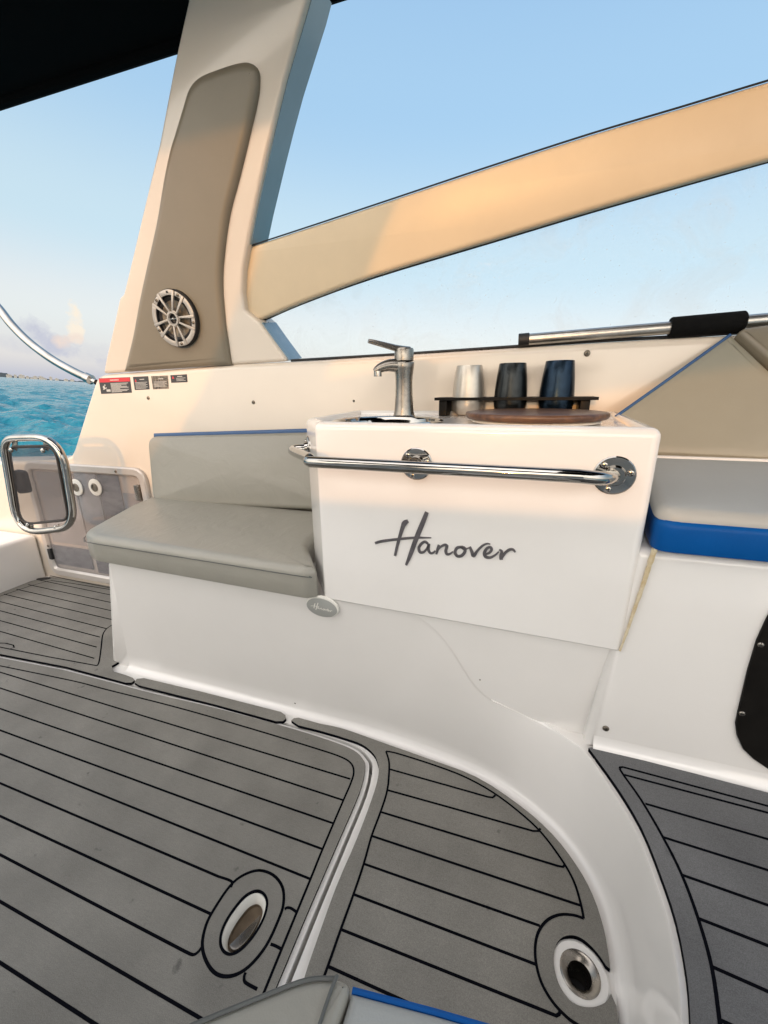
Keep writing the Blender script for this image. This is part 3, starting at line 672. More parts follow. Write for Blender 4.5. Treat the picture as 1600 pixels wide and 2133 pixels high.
o = MB().lathe([(.148, .0), (.156, .002), (.1605, .007), (.1605, .013), (.158, .016), (.150, .0172), (.0001, .0172)], (BX, BY, ZC+.0082), seg=64).build('serving_board', WOOD, sharp=50); tag(o, 'round dark oiled wooden serving board lying on the white counter', 'board')

# ================================================================ GRAB RAIL
G = thing('grab_rail', tuple(CFp.hit(900, 985)), 'polished steel grab rail across the front of the sink cabinet', 'grab rail')
out = .072
RP = CFp.off(out)
chn = Vector((-.116, -.09, 0)); chd = (Vector((-.522, .945, 0))-Vector((CX0, cy(CX0), 0))).normalized(); chN = Vector((chd.y, -chd.x, 0)).normalized()
if chN.y > 0: chN = -chN
CHp = Fr((CX0, cy(CX0), 0), chN)
pL = CHp.hit(643, 934); aL = RP.hit(648, 962); aR = RP.hit(1205, 992); pR = CFp.hit(1279, 990)
path = [pL, pL+chN*.022, pL+chN*.036+Vector((.000, -.008, -.003))]+[aL+Vector((-.020, .026, .004)), aL+Vector((-.010, .008, .001)), aL]
path = smooth_curve(path, 5)
mid = [tuple(aL.lerp(aR, k/8)) for k in range(1, 9)]
end = smooth_curve([aR, aR+(pR-aR)*.45+Vector((.006, -.02, 0)), aR+(pR-aR)*.82+Vector((.004, -.014, 0)), pR], 6)
b = MB(); b.tube(path+mid+end[1:], .0118, 16); b.build('rail', CHROME, G)
def flange(P, n, r):
    b = MB(); b.lathe([(r, .0), (r, .002), (r*.94, .0038), (r*.55, .0045), (r*.52, .008), (r*.46, .012), (.0001, .012)], P, n, 36)
    fo_ = b.build('flange', CHROME, G); f = Fr(P, n)
    for k in range(3): screw(fo_, f.p(r*.74*cos(.25+k*2.094), r*.74*sin(.25+k*2.094), .0042), n, r*.17, CHROME)
    return fo_
flange(pR, CFp.n, .0345); flange(CFp.hit(868, 966), CFp.n, .0335); flange(pL, chN, .032)
pm = CFp.hit(868, 968); b = MB(); b.tube([pm, RP.hit(868, 976)], .009, 12); b.build('stay', CHROME, G)

# ================================================================ BENCH CUSHIONS
SC = thing('seat_cushion', (-.9, 1.0, .455), 'grey vinyl bench seat cushion on the white plinth beside the cabinet', 'cushion')
lz = level(.452)
outl = [(-1.280, .850), (-1.205, .820), (-.475, .800), (-.448, .818), (-.540, .945), (-.555, 1.0), (-.560, 1.255), (-1.44, 1.255), (-1.40, 1.12)]
b = MB(); b.pad(densify(rounded(outl, [.06, .05, .03, .01, .02, .01, .01, .02, .05], 6), .06), lz, .085, .024, .006, 6, r0=.006); b.build('cover', VINYL, SC)
b = MB(); sy = [(-1.235, .852), (-1.165, .8215), (-.485, .8035), (-.463, .816)]
b.tube([(x, y, .452+.0615) for x, y in smooth_curve([(-1.294, .90), (-1.284, .856), (-1.25, .8295), (-1.20, .8185), (-.80, .8075), (-.485, .7995), (-.462, .806)], 8)], .0013, 6); b.build('seam', STITCH, SC)
KB = Fr((0, 1.228, .535), (0, -1, .22), (1, 0, 0))
BC = thing('back_cushion', (-1.0, 1.27, .54), 'grey vinyl backrest cushion with blue top edge against the white wall', 'cushion')
bo = KB.px((303, 908), (640, 899), (700, 900), (700, 1066), (640, 1062), (316, 1049))
bo = [bo[0], bo[1], (-.57, bo[1][1]), (-.57, bo[4][1]), bo[4], bo[5]]
b = MB(); b.pad(densify(rounded(bo, [.045, 0, 0, 0, 0, .045], 7), .06), KB, .035, .020, .012, 6, back=-.035, r0=.004); b.build('cover', VINYLC, BC)
b = MB(); tp = [KB.p(bo[0][0]+.028, bo[0][1]+.001, -.018), KB.p(bo[1][0], bo[1][1]+.001, -.018), KB.p(-.57, bo[1][1]+.001, -.018)]
b.tube(tp, .012, 12, sq=.30); b.build('top_trim', PIPE, BC)

# ================================================================ SIDE WALL
YW = 1.34; WP = vert_plane(YW)
def wall_outline():
    t = WP.px((212, 781), (485, 758), (605, 753), (1080, 723), (1440, 701), (1510, 698))
    return [(-2.95, -.03), (-2.95, .60)]+[(-2.3, .632), (-2.05, .650), (-1.985, .672)]+WP.px((152, 935), (194, 799), (200, 786), (212, 780))+t[1:]+[(1.3, 1.09), (1.3, -.03)]
def build_wall(flip, label):
    b = MB(); o_ = wall_outline(); rings = [(0, -.16), (0, -.022)]+[(.022-.022*cos(pi/2*k/5), -.022+.022*sin(pi/2*k/5)) for k in range(1, 6)]
    b.loft(o_, WP, rings)
    if flip: b.mirror_y()
    return b
Wl = thing('side_wall', (-.8, 1.42, 0), 'white gelcoat cockpit side wall behind the bench and sink', 'wall')
build_wall(False, '').build('panel', GELW, Wl)
for u, v, r in ((309, 829, .0068), (528, 838, .0068), (1223, 736, .0085), (737, 835, .004)): screw(Wl, WP.hit(u, v), WP.n, r)
b = MB(); gl = [p+Vector((0, .022, .003)) for p in [WP.hit(u, v) for u, v in ((600, 752), (840, 738), (1080, 722), (1300, 708), (1510, 696))]]
b.tube(smooth_curve(gl+[Vector((1.25, YW+.022, 1.09))], 4), .0045, 8); b.build('gasket', BLACK, Wl)
o = thing('side_wall', (-.8, -1.42, 0), 'white gelcoat side wall on the opposite side of the cockpit', 'wall'); build_wall(True, '').build('panel', GEL, o)

# stickers
def sticker(quad, label, kind):
    st = thing('warning_sticker', WP.hit(*quad[3]), label, 'sticker'); q = WP.px(*quad); f = WP.off(.0006)
    b = MB(); b.slab(q, WP, .0006, .0001, 1); b.build('backing', STICKW if kind == 2 else STICK, st)
    def at(s, t): a = Vector(q[0]).lerp(Vector(q[1]), s); c = Vector(q[3]).lerp(Vector(q[2]), s); return tuple(a.lerp(c, t))
    if kind == 0:
        b = MB(); b.slab([at(0.01, .02), at(.99, .02), at(.99, .27), at(.01, .27)], f, .0003, .0001, 1); b.build('red_header', RED, st)
        b = MB(); b.ribbon([at(.36, .145), at(.64, .145)], .0035, f, .0005); w = .0022
        for k in range(9): b.ribbon([at(.36, .36+k*.068), at(.92-.22*(k % 3 == 2)-.05*(k % 2), .36+k*.068)], w, f, .0003)
        b.slab(ellipse(*at(.13, .58), .006, .006, 12), f, .0004, .0001, 1); b.slab(ellipse(*at(.17, .45), .0035, .0035, 10), f, .0004, .0001, 1); b.ribbon([at(.2, .8), at(.33, .8)], .009, f, .0003)
        b.ribbon([at(.1, .72), at(.22, .62)], .004, f, .0005); b.build('print', PRINT, st)
    else:
        b = MB(); c = at(.15, .28); s_ = .0055; b.slab([(c[0]-s_, c[1]-s_), (c[0]+s_, c[1]-s_), (c[0], c[1]+s_)], f, .0003, .0001, 1)
        if kind != 2: b.build('warning_triangle', RED, st)
        b = MB(); b.ribbon([at(.42, .22), at(.72, .22)], .003, f, .0003)
        for k in range(6 if kind == 1 else 3 if kind == 3 else 5): b.ribbon([at(.10 if kind != 3 else .34, .44+k*(.09 if kind != 3 else .16)), at(.90-.1*(k % 2), .44+k*(.09 if kind != 3 else .16))], .0016, f, .0003+.00005*k)
        b.build('print', PRINT, st)
sticker([(205.5, 788), (271, 785.5), (275, 818), (211, 820.5)], 'large warning sticker with red header and dark text block', 0)
sticker([(277, 785), (309, 783.5), (312, 811), (281, 812.5)], 'square dark warning sticker with red triangle beside the red headed one', 1)
sticker([(315, 783.5), (350, 782), (352, 809.5), (319, 811)], 'scuffed worn dark warning sticker with peeled patches', 2)
sticker([(355, 781.5), (389.5, 779.5), (391, 796), (357, 797.5)], 'smallest dark warning sticker, short and wide, right of the worn one', 3)

# ================================================================ ARCH PILLAR WITH SPEAKER
TP = vert_plane(1.35, 8, 1.03)
def pillar_outline():
    o_ = TP.px((214, 779), (219, 750), (234, 685), (246, 628), (249, 619), (256, 612), (272, 545), (300, 425), (330, 300), (360, 140), (370, 92), (390, 0))
    o_ += TP.px((400, -60), (655, -60), (640, 0), (592, 165), (555, 320), (530, 435), (514, 515), (506, 560), (504, 610), (509, 646), (538, 670), (599, 753), (485, 760))
    return o_
def build_pillar():
    b = MB(); rings = [(0, -.105), (0, -.011)]+[(.011-.011*cos(pi/2*k/5), -.011+.011*sin(pi/2*k/5)) for k in range(1, 6)]
    b.loft(rounded(pillar_outline(), .01, 3), TP, rings); return b
A_ = thing('arch_pillar', (-1.2, 1.40, 1.03), 'broad white arch pillar leaning over the side wall with a padded panel', 'pillar')
build_pillar().build('moulding', GELW, A_)
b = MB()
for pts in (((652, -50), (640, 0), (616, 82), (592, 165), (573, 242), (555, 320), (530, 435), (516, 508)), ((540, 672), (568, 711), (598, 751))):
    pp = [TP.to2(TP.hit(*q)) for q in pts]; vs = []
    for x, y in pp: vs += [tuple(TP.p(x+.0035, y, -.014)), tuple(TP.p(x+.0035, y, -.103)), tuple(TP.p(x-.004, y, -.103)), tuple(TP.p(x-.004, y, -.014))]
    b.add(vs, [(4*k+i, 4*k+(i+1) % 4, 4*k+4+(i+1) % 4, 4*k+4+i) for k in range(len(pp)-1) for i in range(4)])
b.build('edge_strip', SIDE_SKY, A_)  # added strip: the sky's blue reflection painted on the pillar's forward face
b = MB(); b.tube([TP.off(-.06).hit(u, v)+Vector((.003, 0, 0)) for u, v in ((556, 672), (582, 709), (608, 747))], .0045, 8); b.build('edge_seal', BLACK, A_)
po = TP.px(*[(u/2, v/2) for u, v in [(526, 1546), (562, 1400), (590, 1250), (625, 1090), (660, 935), (690, 760), (715, 640), (745, 540), (775, 440), (797, 375), (835, 330), (900, 300), (1000, 268), (1050, 268), (1080, 295), (1085, 350), (1075, 430), (1045, 560), (1000, 745), (960, 900), (938, 1060), (931, 1190), (943, 1350), (968, 1519)]])
b = MB(); rings = [(0, -.004), (0, .004)]+[(.026-.026*cos(pi/2*k/7), .004+.0145*sin(pi/2*k/7)) for k in range(1, 8)]
po = [tuple(v) for v in smooth_curve(po[:-1], 4)]+[po[-1]]
b.loft(po, TP, rings); b.build('padded_panel', VINYLT, A_)
o = thing('arch_pillar', (-1.2, -1.40, 1.03), 'broad white arch pillar on the opposite side of the cockpit', 'pillar'); build_pillar().mirror_y().build('moulding', GEL, o)

# loudspeaker on the padded panel
SPf = TP.off(.0185); scn = SPf.hit(370, 664); c2 = SPf.to2(scn); SR = (SPf.hit(368, 604)-SPf.hit(376, 724)).length/2
Sp = thing('loudspeaker', scn, 'round loudspeaker with silver spoked grille on the padded pillar', 'speaker'); SPf = Fr(scn, TP.n, (1, 0, 0))
b = MB(); b.lathe([(SR, 0), (SR, .014), (SR*.97, .017), (SR*.80, .017), (SR*.77, .010), (SR*.77, .002)], scn, TP.n, 48); b.build('basket', BLACK, Sp)
b = MB(); b.lathe([(SR*.78, .008), (SR*.72, .011), (SR*.66, .008), (SR*.63, .006)], scn, TP.n, 40); b.build('surround', BLACK, Sp)
b = MB(); b.lathe([(SR*.63, .006), (SR*.30, .0015), (.0001, .001)], scn, TP.n, 40); b.build('cone', CONE, Sp)
fg = SPf.off(.0172); b = MB()
def arc(r0, r1, a0, a1, h, t, bb, n=10):
    bb.slab([(r1*cos(a0+(a1-a0)*k/n), r1*sin(a0+(a1-a0)*k/n)) for k in range(n+1)]+[(r0*cos(a1-(a1-a0)*k/n), r0*sin(a1-(a1-a0)*k/n)) for k in range(n+1)], fg, t, .0008, 2, 0, h)
bt = MB()
for k in range(5):
    a = radians(-84+72*k)
    arc(SR*.79, SR*.97, a+radians(17), a+radians(55), 0, .003, b)
    arc(SR*.80, SR*.95, a-radians(10), a+radians(10), 0, .002, b)
    for s_ in (-1, 1):
        p0 = (SR*.26*cos(a+s_*.34), SR*.26*sin(a+s_*.34)); p1 = (SR*.965*cos(a+s_*.235), SR*.965*sin(a+s_*.235))
        d = Vector(p1)-Vector(p0); d.normalize(); nn = Vector((-d.y, d.x)); w0, w1 = SR*.030, SR*.055
        b.slab([tuple(Vector(p0)-nn*w0), tuple(Vector(p1)-nn*w1), tuple(Vector(p1)+nn*w1), tuple(Vector(p0)+nn*w0)], fg, .0055, .0012, 2)
    arc(SR*.21, SR*.29, a-.36, a+.36, .001, .004, b, 6)
b.lathe([(SR*.20, .0005), (SR*.265, .003), (SR*.25, .008), (SR*.19, .008), (SR*.165, .003)], fg.o, TP.n, 36)
b.build('grille', SILVER, Sp)
b = MB(); b.lathe([(SR*.17, .003), (SR*.13, -.004), (SR*.05, -.006), (SR*.045, .001), (.0001, .003)], fg.o, TP.n, 28); tw = b.build('tweeter', BLACK, Sp)
b = MB(); b.ribbon([(-SR*.19, 0), (SR*.19, 0)], SR*.022, fg, .004); b.lathe([(SR*.04, .004), (SR*.03, .006), (.0001, .0065)], fg.o, TP.n, 14); b.build('tweeter_bar', CHROME, tw)
for k in range(5):
    a = radians(-84+72*k); screw(Sp, fg.p(SR*.875*cos(a), SR*.875*sin(a), .0022), TP.n, SR*.055)
b = MB(); b.slab([(-SR*.05, SR*.845), (SR*.06, SR*.845), (SR*.03, SR*.93), (-SR*.05, SR*.93)], fg, .0034, .0003, 1); b.build('logo_mark', BLACK, Sp)

# ================================================================ SIDE WINDOW
BF = vert_plane(1.375, 8, 1.03)
def beam_outline():
    t = smooth_curve(BF.px((495, 521), (515, 514.5), (669, 464), (837, 408), (1000, 353.5), (1225, 280.5), (1412, 225), (1600, 168), (1800, 110)), 3)
    return t+smooth_curve(BF.px((1800, 278), (1600, 332), (1412, 385), (1225, 439), (1030, 498), (781, 573), (631, 628), (546, 664), (530, 664)), 3)+BF.px((490, 640))
def build_beam():
    b = MB(); r = .012; rings = [(r, -.045), (0, -.033), (0, -r)]+[(r-r*cos(pi/2*k/4), -r+r*sin(pi/2*k/4)) for k in range(1, 5)]
    b.loft(beam_outline(), BF, rings); return b
Wn = thing('side_window', (-.1, 1.38, 1.05), 'side window under a broad cream frame rail rising to the right', 'window')
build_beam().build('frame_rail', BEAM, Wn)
GP = BF.off(-.036)
gpoly = GP.px((540, 660), (781, 566), (1225, 432), (1600, 325), (1800, 270), (1800, 668), (1510, 694), (1080, 720), (610, 752))
b = MB(); b.slab(gpoly, GP, .004, .0005, 1); b.build('pane', GLASS, Wn)
b = MB(); b.tube(smooth_curve([BF.off(-.03).hit(u, v) for u, v in ((548, 668), (631, 632), (781, 577.5), (1030, 502.5), (1225, 443.5), (1412, 389.5), (1600, 336.5), (1800, 282.5))], 4), .0035, 8); b.build('lower_seal', BLACK, Wn)
b = MB(); b.tube(smooth_curve([BF.off(-.001).hit(u, v) for u, v in ((518, 513), (669, 463.5), (837, 407.5), (1000, 353), (1225, 280), (1412, 224.5), (1600, 167.5), (1800, 109.5))], 4), .0022, 8); b.build('upper_seal', BLACK, Wn)
b = MB(); q = [GP.off(.006).hit(u, v) for u, v in ((545, 668), (575, 705), (610, 748))]; b.tube(q, .005, 8); b.build('corner_seal', BLACK, Wn)
o = thing('side_window', (-.1, -1.38, 1.05), 'side window frame rail on the opposite side of the cockpit', 'window'); build_beam().mirror_y().build('frame_rail', BEAM, o)

# ================================================================ CANOPY
Cn = thing('canopy', (-.8, 1.1, 1.985), 'black canvas canopy panel overhead beside the arch pillar', 'canopy')
cf = Fr((0, 1.36, 1.985), (0, .13, 1), (1, 0, 0))
b = MB(); b.slab(rounded([(-2.1, -.75), (.30, -.75), (.30, -.96), (1.6, -.96), (1.6, 0), (-2.1, 0)], .04, 4), cf, .05, .02, 3); b.build('roof_panel', CANVAS, Cn)  # inboard edge and forward arm, out of view, are shaped for the light
b = MB(); b.tube([(-2.08, 1.352, 1.990), (1.55, 1.352, 1.975)], .022, 10); b.build('edge_hem', CANVAS, Cn)
Cn = thing('canopy', (-.8, -1.0, 2.09), 'unseen black canvas canopy panel over the opposite side, shaped to shade the pillar', 'canopy')
cf = Fr((0, -1.36, 2.09), (0, -.12, 1), (1, 0, 0))
b = MB(); b.slab(rounded([(-2.1, 0), (1.6, 0), (1.6, 1.72), (.32, 1.72), (.32, .95), (-2.1, .95)], .04, 4), cf, .05, .02, 3); b.build('roof_panel', CANVAS, Cn)  # unseen panel, added and tilted to shade the pillar and forward side

# ================================================================ STERN: rail, transom, locker, gate
TR = vert_plane(1.42)
b = MB(); rp = [TR.hit(u, v) for u, v in ((-60, 560), (-30, 610), (0, 645), (25, 677), (60, 712), (105, 746), (150, 772), (190, 791))]
St = thing('stern_rail', rp[-1], 'bent polished steel rail dropping to the aft end of the side wall', 'rail')
b.tube(smooth_curve(rp, 5), .0185, 14); b.build('tube', CHROME, St)
b = MB(); d = (rp[-1]-rp[-2]).normalized(); b.lathe([(.022, -.03), (.022, .0), (.012, .006), (.012, .03)], rp[-1], d, 16); b.build('end_fitting', CHROME, St)
b = MB(); b.slab(rounded([(-2.9, -1.34), (-2.372, -1.34), (-2.372, 1.338), (-2.9, 1.338)], .02, 4), level(-.03), .272, .02, 4)
tag(b.build('transom', GEL), 'low white moulded transom closing the stern', 'transom')
o = MB().slab(ellipse(*level(.009).px((91, 1206))[0], .035, .016, 20, .4), level(.0085), .004, .002, 2).build('drain_cover', BLACK); tag(o, 'small black drain cover in the stern floor corner', 'drain cover')
# clear locker front in the side wall
LP = WP.off(.004)
lo = LP.px((80, 968), (288, 974), (318, 1046)); 
lx0, lx1 = LP.px((93, 1120))[0][0], LP.px((310, 1010))[0][0]; lz0, lz1 = LP.px((150, 1200))[0][1], LP.px((220, 970))[0][1]
Lk = thing('locker_front', ((lx0+lx1)/2, YW, lz0), 'clear acrylic locker front in a rounded frame beside the bench', 'locker')
fo_ = rounded([(lx0, lz0), (lx1, lz0), (lx1, lz1), (lx0, lz1)], .07, 7)
b = MB(); b.loft(fo_, LP, [(0, -.003), (0, .010), (.006, .016), (.030, .016), (.036, .012), (.040, .004)], cap0=False, cap1=False); b.build('frame', PEARL, Lk)
b = MB(); b.slab(inset(ccw(fo_), .039), LP, .003, .0008, 1, 0, .003); b.build('panel', ACRYP, Lk)
w_, h_ = lx1-lx0, lz1-lz0
for i, (s0, s1, t0, t1, m) in enumerate(((.06, .40, .10, .28, LIDD), (.42, .60, .30, .93, LID), (.61, .78, .36, .93, LIDD), (.79, .94, .40, .80, LID), (.44, .95, .08, .27, LIDD), (.08, .41, .31, .92, LID))):
    b = MB(); b.slab([(lx0+w_*s0, lz0+h_*t0), (lx0+w_*s1, lz0+h_*t0), (lx0+w_*s1, lz0+h_*t1), (lx0+w_*s0, lz0+h_*t1)], LP, .002+.0001*i, .0003, 1, 0, .0001); b.build('inner_panel', m, Lk)
for u, v in ((160, 1015), (199, 1015)):
    P = LP.off(.0062).hit(u, v); b = MB(); b.lathe([(.040, 0), (.040, .003), (.036, .0045), (.019, .0045)], P, WP.n, 32); so = b.build('socket_ring', WHITEP, Lk)
    b = MB(); b.lathe([(.019, .003), (.020, .007), (.014, .008), (.012, .004), (.0001, .003)], P, WP.n, 24); b.build('socket_core', BRASS, so)
P = LP.off(.006).hit(290, 1026); f = Fr(P, WP.n, (1, 0, 0)); b = MB(); b.slab(rounded([(-.014, -.035), (.014, -.035), (.014, .035), (-.014, .035)], .004), f, .012, .003); b.build('latch', STEEL, Lk)
P = LP.off(.006).hit(108, 1153); f = Fr(P, WP.n, (1, 0, 0)); b = MB(); b.slab(rounded([(-.012, -.03), (.012, -.03), (.012, .03), (-.012, .03)], .004), f, .012, .003); b.build('latch', BLACK, Lk)
for u, v in ((241, 982), (296, 1046), (100, 1137)): screw(Lk, LP.off(.016).hit(u, v), WP.n, .006)
# stainless-framed gate standing open
GT = Fr((-1.8, 1.10, 0), (.10, -1, 0))
gp = GT.px((5, 913), (127, 909), (157, 1098), (38, 1112)); gp = [Vector(p) for p in gp]
Ga = thing('stern_gate', GT.p(gp[3].x+.15, gp[3].y, 0), 'open steel framed gate with a smoked acrylic panel at the stern', 'gate')
gout = rounded([tuple(p) for p in gp], [.08, .12, .12, .10], 9)
b = MB(); b.tube([GT.p(x, y, 0) for x, y in gout], .0140, 12, closed=True); b.build('frame_tube', CHROME, Ga)
pin = GT.px((17, 931), (114, 929), (143, 1083), (42, 1093)); pin = rounded(pin, .05, 7)
b = MB(); b.slab(pin, GT, .005, .001, 1, 0, -.004); b.build('acrylic_panel', ACRYL, Ga)
ii = ccw(pin); b = MB(); b.tube([GT.p(x, y, -.002) for x, y in ii], .0055, 8, closed=True); b.build('edge_strip', BLACK, Ga)
for u, v, tu, tv in ((26, 937, 27, 915), (92, 938, 91, 913), (61, 1093, 60, 1104), (119, 1098, 120, 1098)):
    a = GT.px((u, v))[0]; c_ = GT.px((tu, tv))[0]; b = MB(); b.ribbon([a, c_], .022, GT, -.010, 0, .004); tb = b.build('bracket', STEEL, Ga)
    b = MB(); b.lathe([(.010, 0), (.010, .004), (.006, .008), (.0001, .009)], GT.p(*a, .004), GT.n, 14); b.build('bolt', CHROME, tb)
a = GT.px((35, 1006))[0]; b = MB(); b.slab(rounded([(a[0]-.028, a[1]-.052), (a[0]+.028, a[1]-.045), (a[0]+.028, a[1]+.045), (a[0]-.028, a[1]+.052)], .016), GT, .024, .010, 3, 0, -.032); b.build('handle', BLACK, Ga)

# ================================================================ POLE ON THE COAMING
PPl = vert_plane(1.352)
p0, p1 = PPl.hit(1080, 709), PPl.hit(1600, 666); dv = (p1-p0).normalized(); p2 = p0+dv*1.15
Po = thing('boat_pole', tuple(p0), 'satin aluminium pole with black foam grip lying on the side wall', 'pole')
b = MB(); b.tube([p0+dv*.01, p2], .0160, 16); b.build('shaft', ALU, Po)
b = MB(); b.tube([p0, p0+dv*.002, p0+dv*.028, p0+dv*.030], [.0175, .0185, .0185, .0172], 16); b.build('end_cap', BLACK, Po)
g0, g1 = PPl.hit(1395, 682), PPl.hit(1551, 669); b = MB(); b.tube([g0, g0+dv*.004, g1-dv*.004, g1], [.0225, .025, .025, .0215], 16); b.build('foam_grip', FOAM, Po)

# ================================================================ FORWARD SEAT ON THE RIGHT
SB = thing('forward_bench', (.6, 1.05, ZS), 'white moulded seat base beside the sink cabinet above the step', 'seat base')
SY0 = .803
b = MB(); vp = vert_plane(SY0); so_ = [(.186, ZS-.005), (1.25, ZS-.005), (1.25, .664), (.215, .664)]
b.loft(so_, vp, [(0, -.54), (0, -.02)]+[(.02-.02*cos(pi/2*k/5), -.02+.02*sin(pi/2*k/5)) for k in range(1, 6)])
cove(b, (.20, SY0, ZS), (1.25, SY0, ZS), (0, -1, 0), (0, 0, 1), .034)
b.build('plinth', GEL, SB)
screw(SB, vp.hit(1262, 1517), vp.n, .0065)
# black vent/speaker panel on it
vf = vert_plane(SY0-.0006)
L_ = vf.px((1612, 1258), (1594, 1290), (1575, 1332), (1556, 1395), (1536, 1480), (1531, 1505), (1534, 1530), (1546, 1557), (1566, 1577), (1600, 1600), (1640, 1618))
xr = L_[0][0]+.20
pan = L_+[(xr, L_[-1][1]), (xr+.05, L_[-1][1]+.05), (xr+.05, L_[0][1]-.05), (xr, L_[0][1])]
VP = thing('black_panel', vf.p(L_[5][0]+.15, L_[-1][1], 0), 'black rounded speaker panel on the white seat base', 'panel')
b = MB(); b.slab(pan, vf, .006, .003, 3); b.build('plate', ACRB, VP)
b = MB(); c_ = (L_[5][0]+.155, (L_[0][1]+L_[-1][1])/2-.02); f = Fr(vf.p(*c_, .0062), vf.n); b.lathe([(.105, 0), (.105, .003), (.095, .006), (.085, .003), (.03, .0005), (.0001, .0005)], f.o, vf.n, 40); b.build('speaker_ring', BLACK, VP)
for u, v in ((1585, 1343), (1546, 1486)): screw(VP, vf.off(.006).hit(u, v), vf.n, .005, STEEL)
# seat cushion: blue boxing, grey top that rises to the back
FS = thing('forward_seat_cushion', (.7, .95, .665), 'forward seat cushion with grey top and bright blue front', 'cushion')
fo2 = [(.236, .787), (1.22, .775), (1.22, 1.13), (.280, 1.13)]
b = MB(); b.pad(densify(rounded(fo2, [.03, 0, 0, .01], 5), .05), level(.668), .058, .012, .0, 4, r0=.006); b.build('boxing', BLUE, FS)
a_ = Fr((0, .80, .722), (0, -.135, .99), (1, 0, 0)); gt = [a_.to2((x, y, .722+(y-.8)*.136)) for x, y in ((.236, .794), (1.22, .782), (1.22, 1.128), (.275, 1.128))]
b = MB(); b.pad(densify(rounded(gt, [.035, 0, 0, .01], 5), .05), a_, .024, .022, .004, 5, r0=.002); b.build('top_cover', VINYLG, FS)
# white ledge and beige backrest pads
vl = vert_plane(1.135); e0, e1 = vl.hit(1367, 950), vl.hit(1600, 960)
b = MB(); b.box(.265, 1.25, 1.128, 1.30, vl.hit(1500, 975).z, vl.hit(1500, 953).z, .006); tag(b.build('seat_ledge', GEL), 'narrow white ledge between the forward seat and its backrest', 'ledge')
A1_, B1_, C1_ = vl.hit(1370, 943), vl.hit(1600, 954), vert_plane(1.325).hit(1524, 697)
nn = (B1_-A1_).cross(C1_-A1_).normalized(); nn = nn if nn.y < 0 else -nn
KP = Fr(A1_, nn, (B1_-A1_))
q = KP.px((1286, 866), (1523, 697), (1528, 700), (1600, 768), (1760, 905), (1760, 962), (1600, 953), (1370, 942), (1270, 937))
BB = thing('backrest_pad', tuple(A1_+Vector((.1, 0, 0))), 'large beige backrest pad with blue piped edge below the pole', 'cushion', 'beige backrest pads')
b = MB(); b.loft(densify(q, .06), KP, [(0, -.05), (0, -.008), (.002, -.003), (.007, 0), (.02, .002)]); b.build('cover', VINYLB, BB)
b = MB(); b.tube([KP.hit(1284, 866)+nn*-.004, KP.hit(1400, 784)+nn*-.004, KP.hit(1523, 695.5)+nn*-.004], .0042, 8); b.build('piping', PIPE, BB)
q = KP.px((1531, 699), (1545, 691), (1600, 683), (1760, 664), (1760, 893), (1601, 760))
B2 = thing('backrest_pad', tuple(KP.p(*q[4])), 'smaller beige backrest pad at the right edge under the pole', 'cushion', 'beige backrest pads')
b = MB(); b.loft(densify(rounded(q, [.01, .01, 0, 0, 0, 0], 3), .05), KP, [(0, -.05), (0, .008), (.002, .013), (.006, .016), (.012, .0175)]); b.build('cover', VINYLT, B2)

# ================================================================ NEAR CUSHIONS AT THE BOTTOM EDGE
zf = level(.55)
c1 = zf.px((300, 2190), (385, 2135), (560, 2062), (620, 2039), (660, 2031), (690, 2030), (716, 2036), (727, 2049), (722, 2075), (700, 2133), (680, 2190))
c1 = c1[:-1]+[(-.105, -.28), (-.32, -.28)]
N1 = thing('near_seat_cushion', (-.18, 0, .46), 'grey vinyl seat cushion corner with stitched seams at the near edge', 'cushion')
b = MB(); b.pad(densify(smooth_curve(c1[:-2], 4)+c1[-2:], .03), level(.46), .09, .008, .006, 4, r0=.006); b.build('cover', VINYL, N1)
st1 = inset(ccw(c1), .0085); b = MB()
ee = smooth_curve(zf.px((330, 2178), (395, 2138), (562, 2069), (622, 2046), (660, 2038), (700, 2038)), 5); b.tube([zf.p(x, y, -.0005) for x, y in ee], .0015, 6)
ee = smooth_curve(zf.px((703, 2036), (690, 2068), (668, 2133), (650, 2190)), 5); b.tube([zf.p(x, y, .0025) for x, y in ee], .0013, 6); b.build('seam', STITCH, N1)
c2_ = zf.px((731, 2052), (800, 2070), (900, 2096), (1046, 2138), (1180, 2180))+[(.20, -.28), (-.10, -.28)]+zf.px((706, 2133))
N2 = thing('near_seat_cushion', (.05, 0, .46), 'grey vinyl seat cushion with blue piping at the bottom edge', 'cushion')
b = MB(); b.pad(densify(c2_, .03), level(.46), .086, .008, .006, 4, r0=.006); b.build('cover', VINYLG, N2)
b = MB(); z2 = level(.545); z2 = level(.5405); b.tube([z2.p(x+.0003, y+.0012, 0) for x, y in c2_[:5]], .0024, 8); b.build('piping', BLUE, N2)

# ================================================================ LIGHT, SKY, VIEW
SUN_AZ, SUN_EL = 4.8, 9.0      # from behind the camera, swung towards the stern
az, el = radians(SUN_AZ), radians(SUN_EL)
to_sun = Vector((-sin(az)*cos(el), -cos(az)*cos(el), sin(el)))
sl = bpy.data.lights.new('sun', 'SUN'); sl.energy = 1.05; sl.angle = radians(.8); sl.color = (1, .44, .08)
so = bpy.data.objects.new('sun', sl); COL.objects.link(so); so.rotation_euler = to_sun.to_track_quat('Z', 'Y').to_euler(); so.location = to_sun*30
w = bpy.data.worlds.new('World'); scene.world = w; w.use_nodes = True; nt = w.node_tree; N = nt.nodes; L = nt.links
bg = N['Background']; bg.inputs['Strength'].default_value = .10; GLOW = 3.6
tc = N.new('ShaderNodeTexCoord'); vr = N.new('ShaderNodeVectorRotate'); vr.rotation_type = 'AXIS_ANGLE'
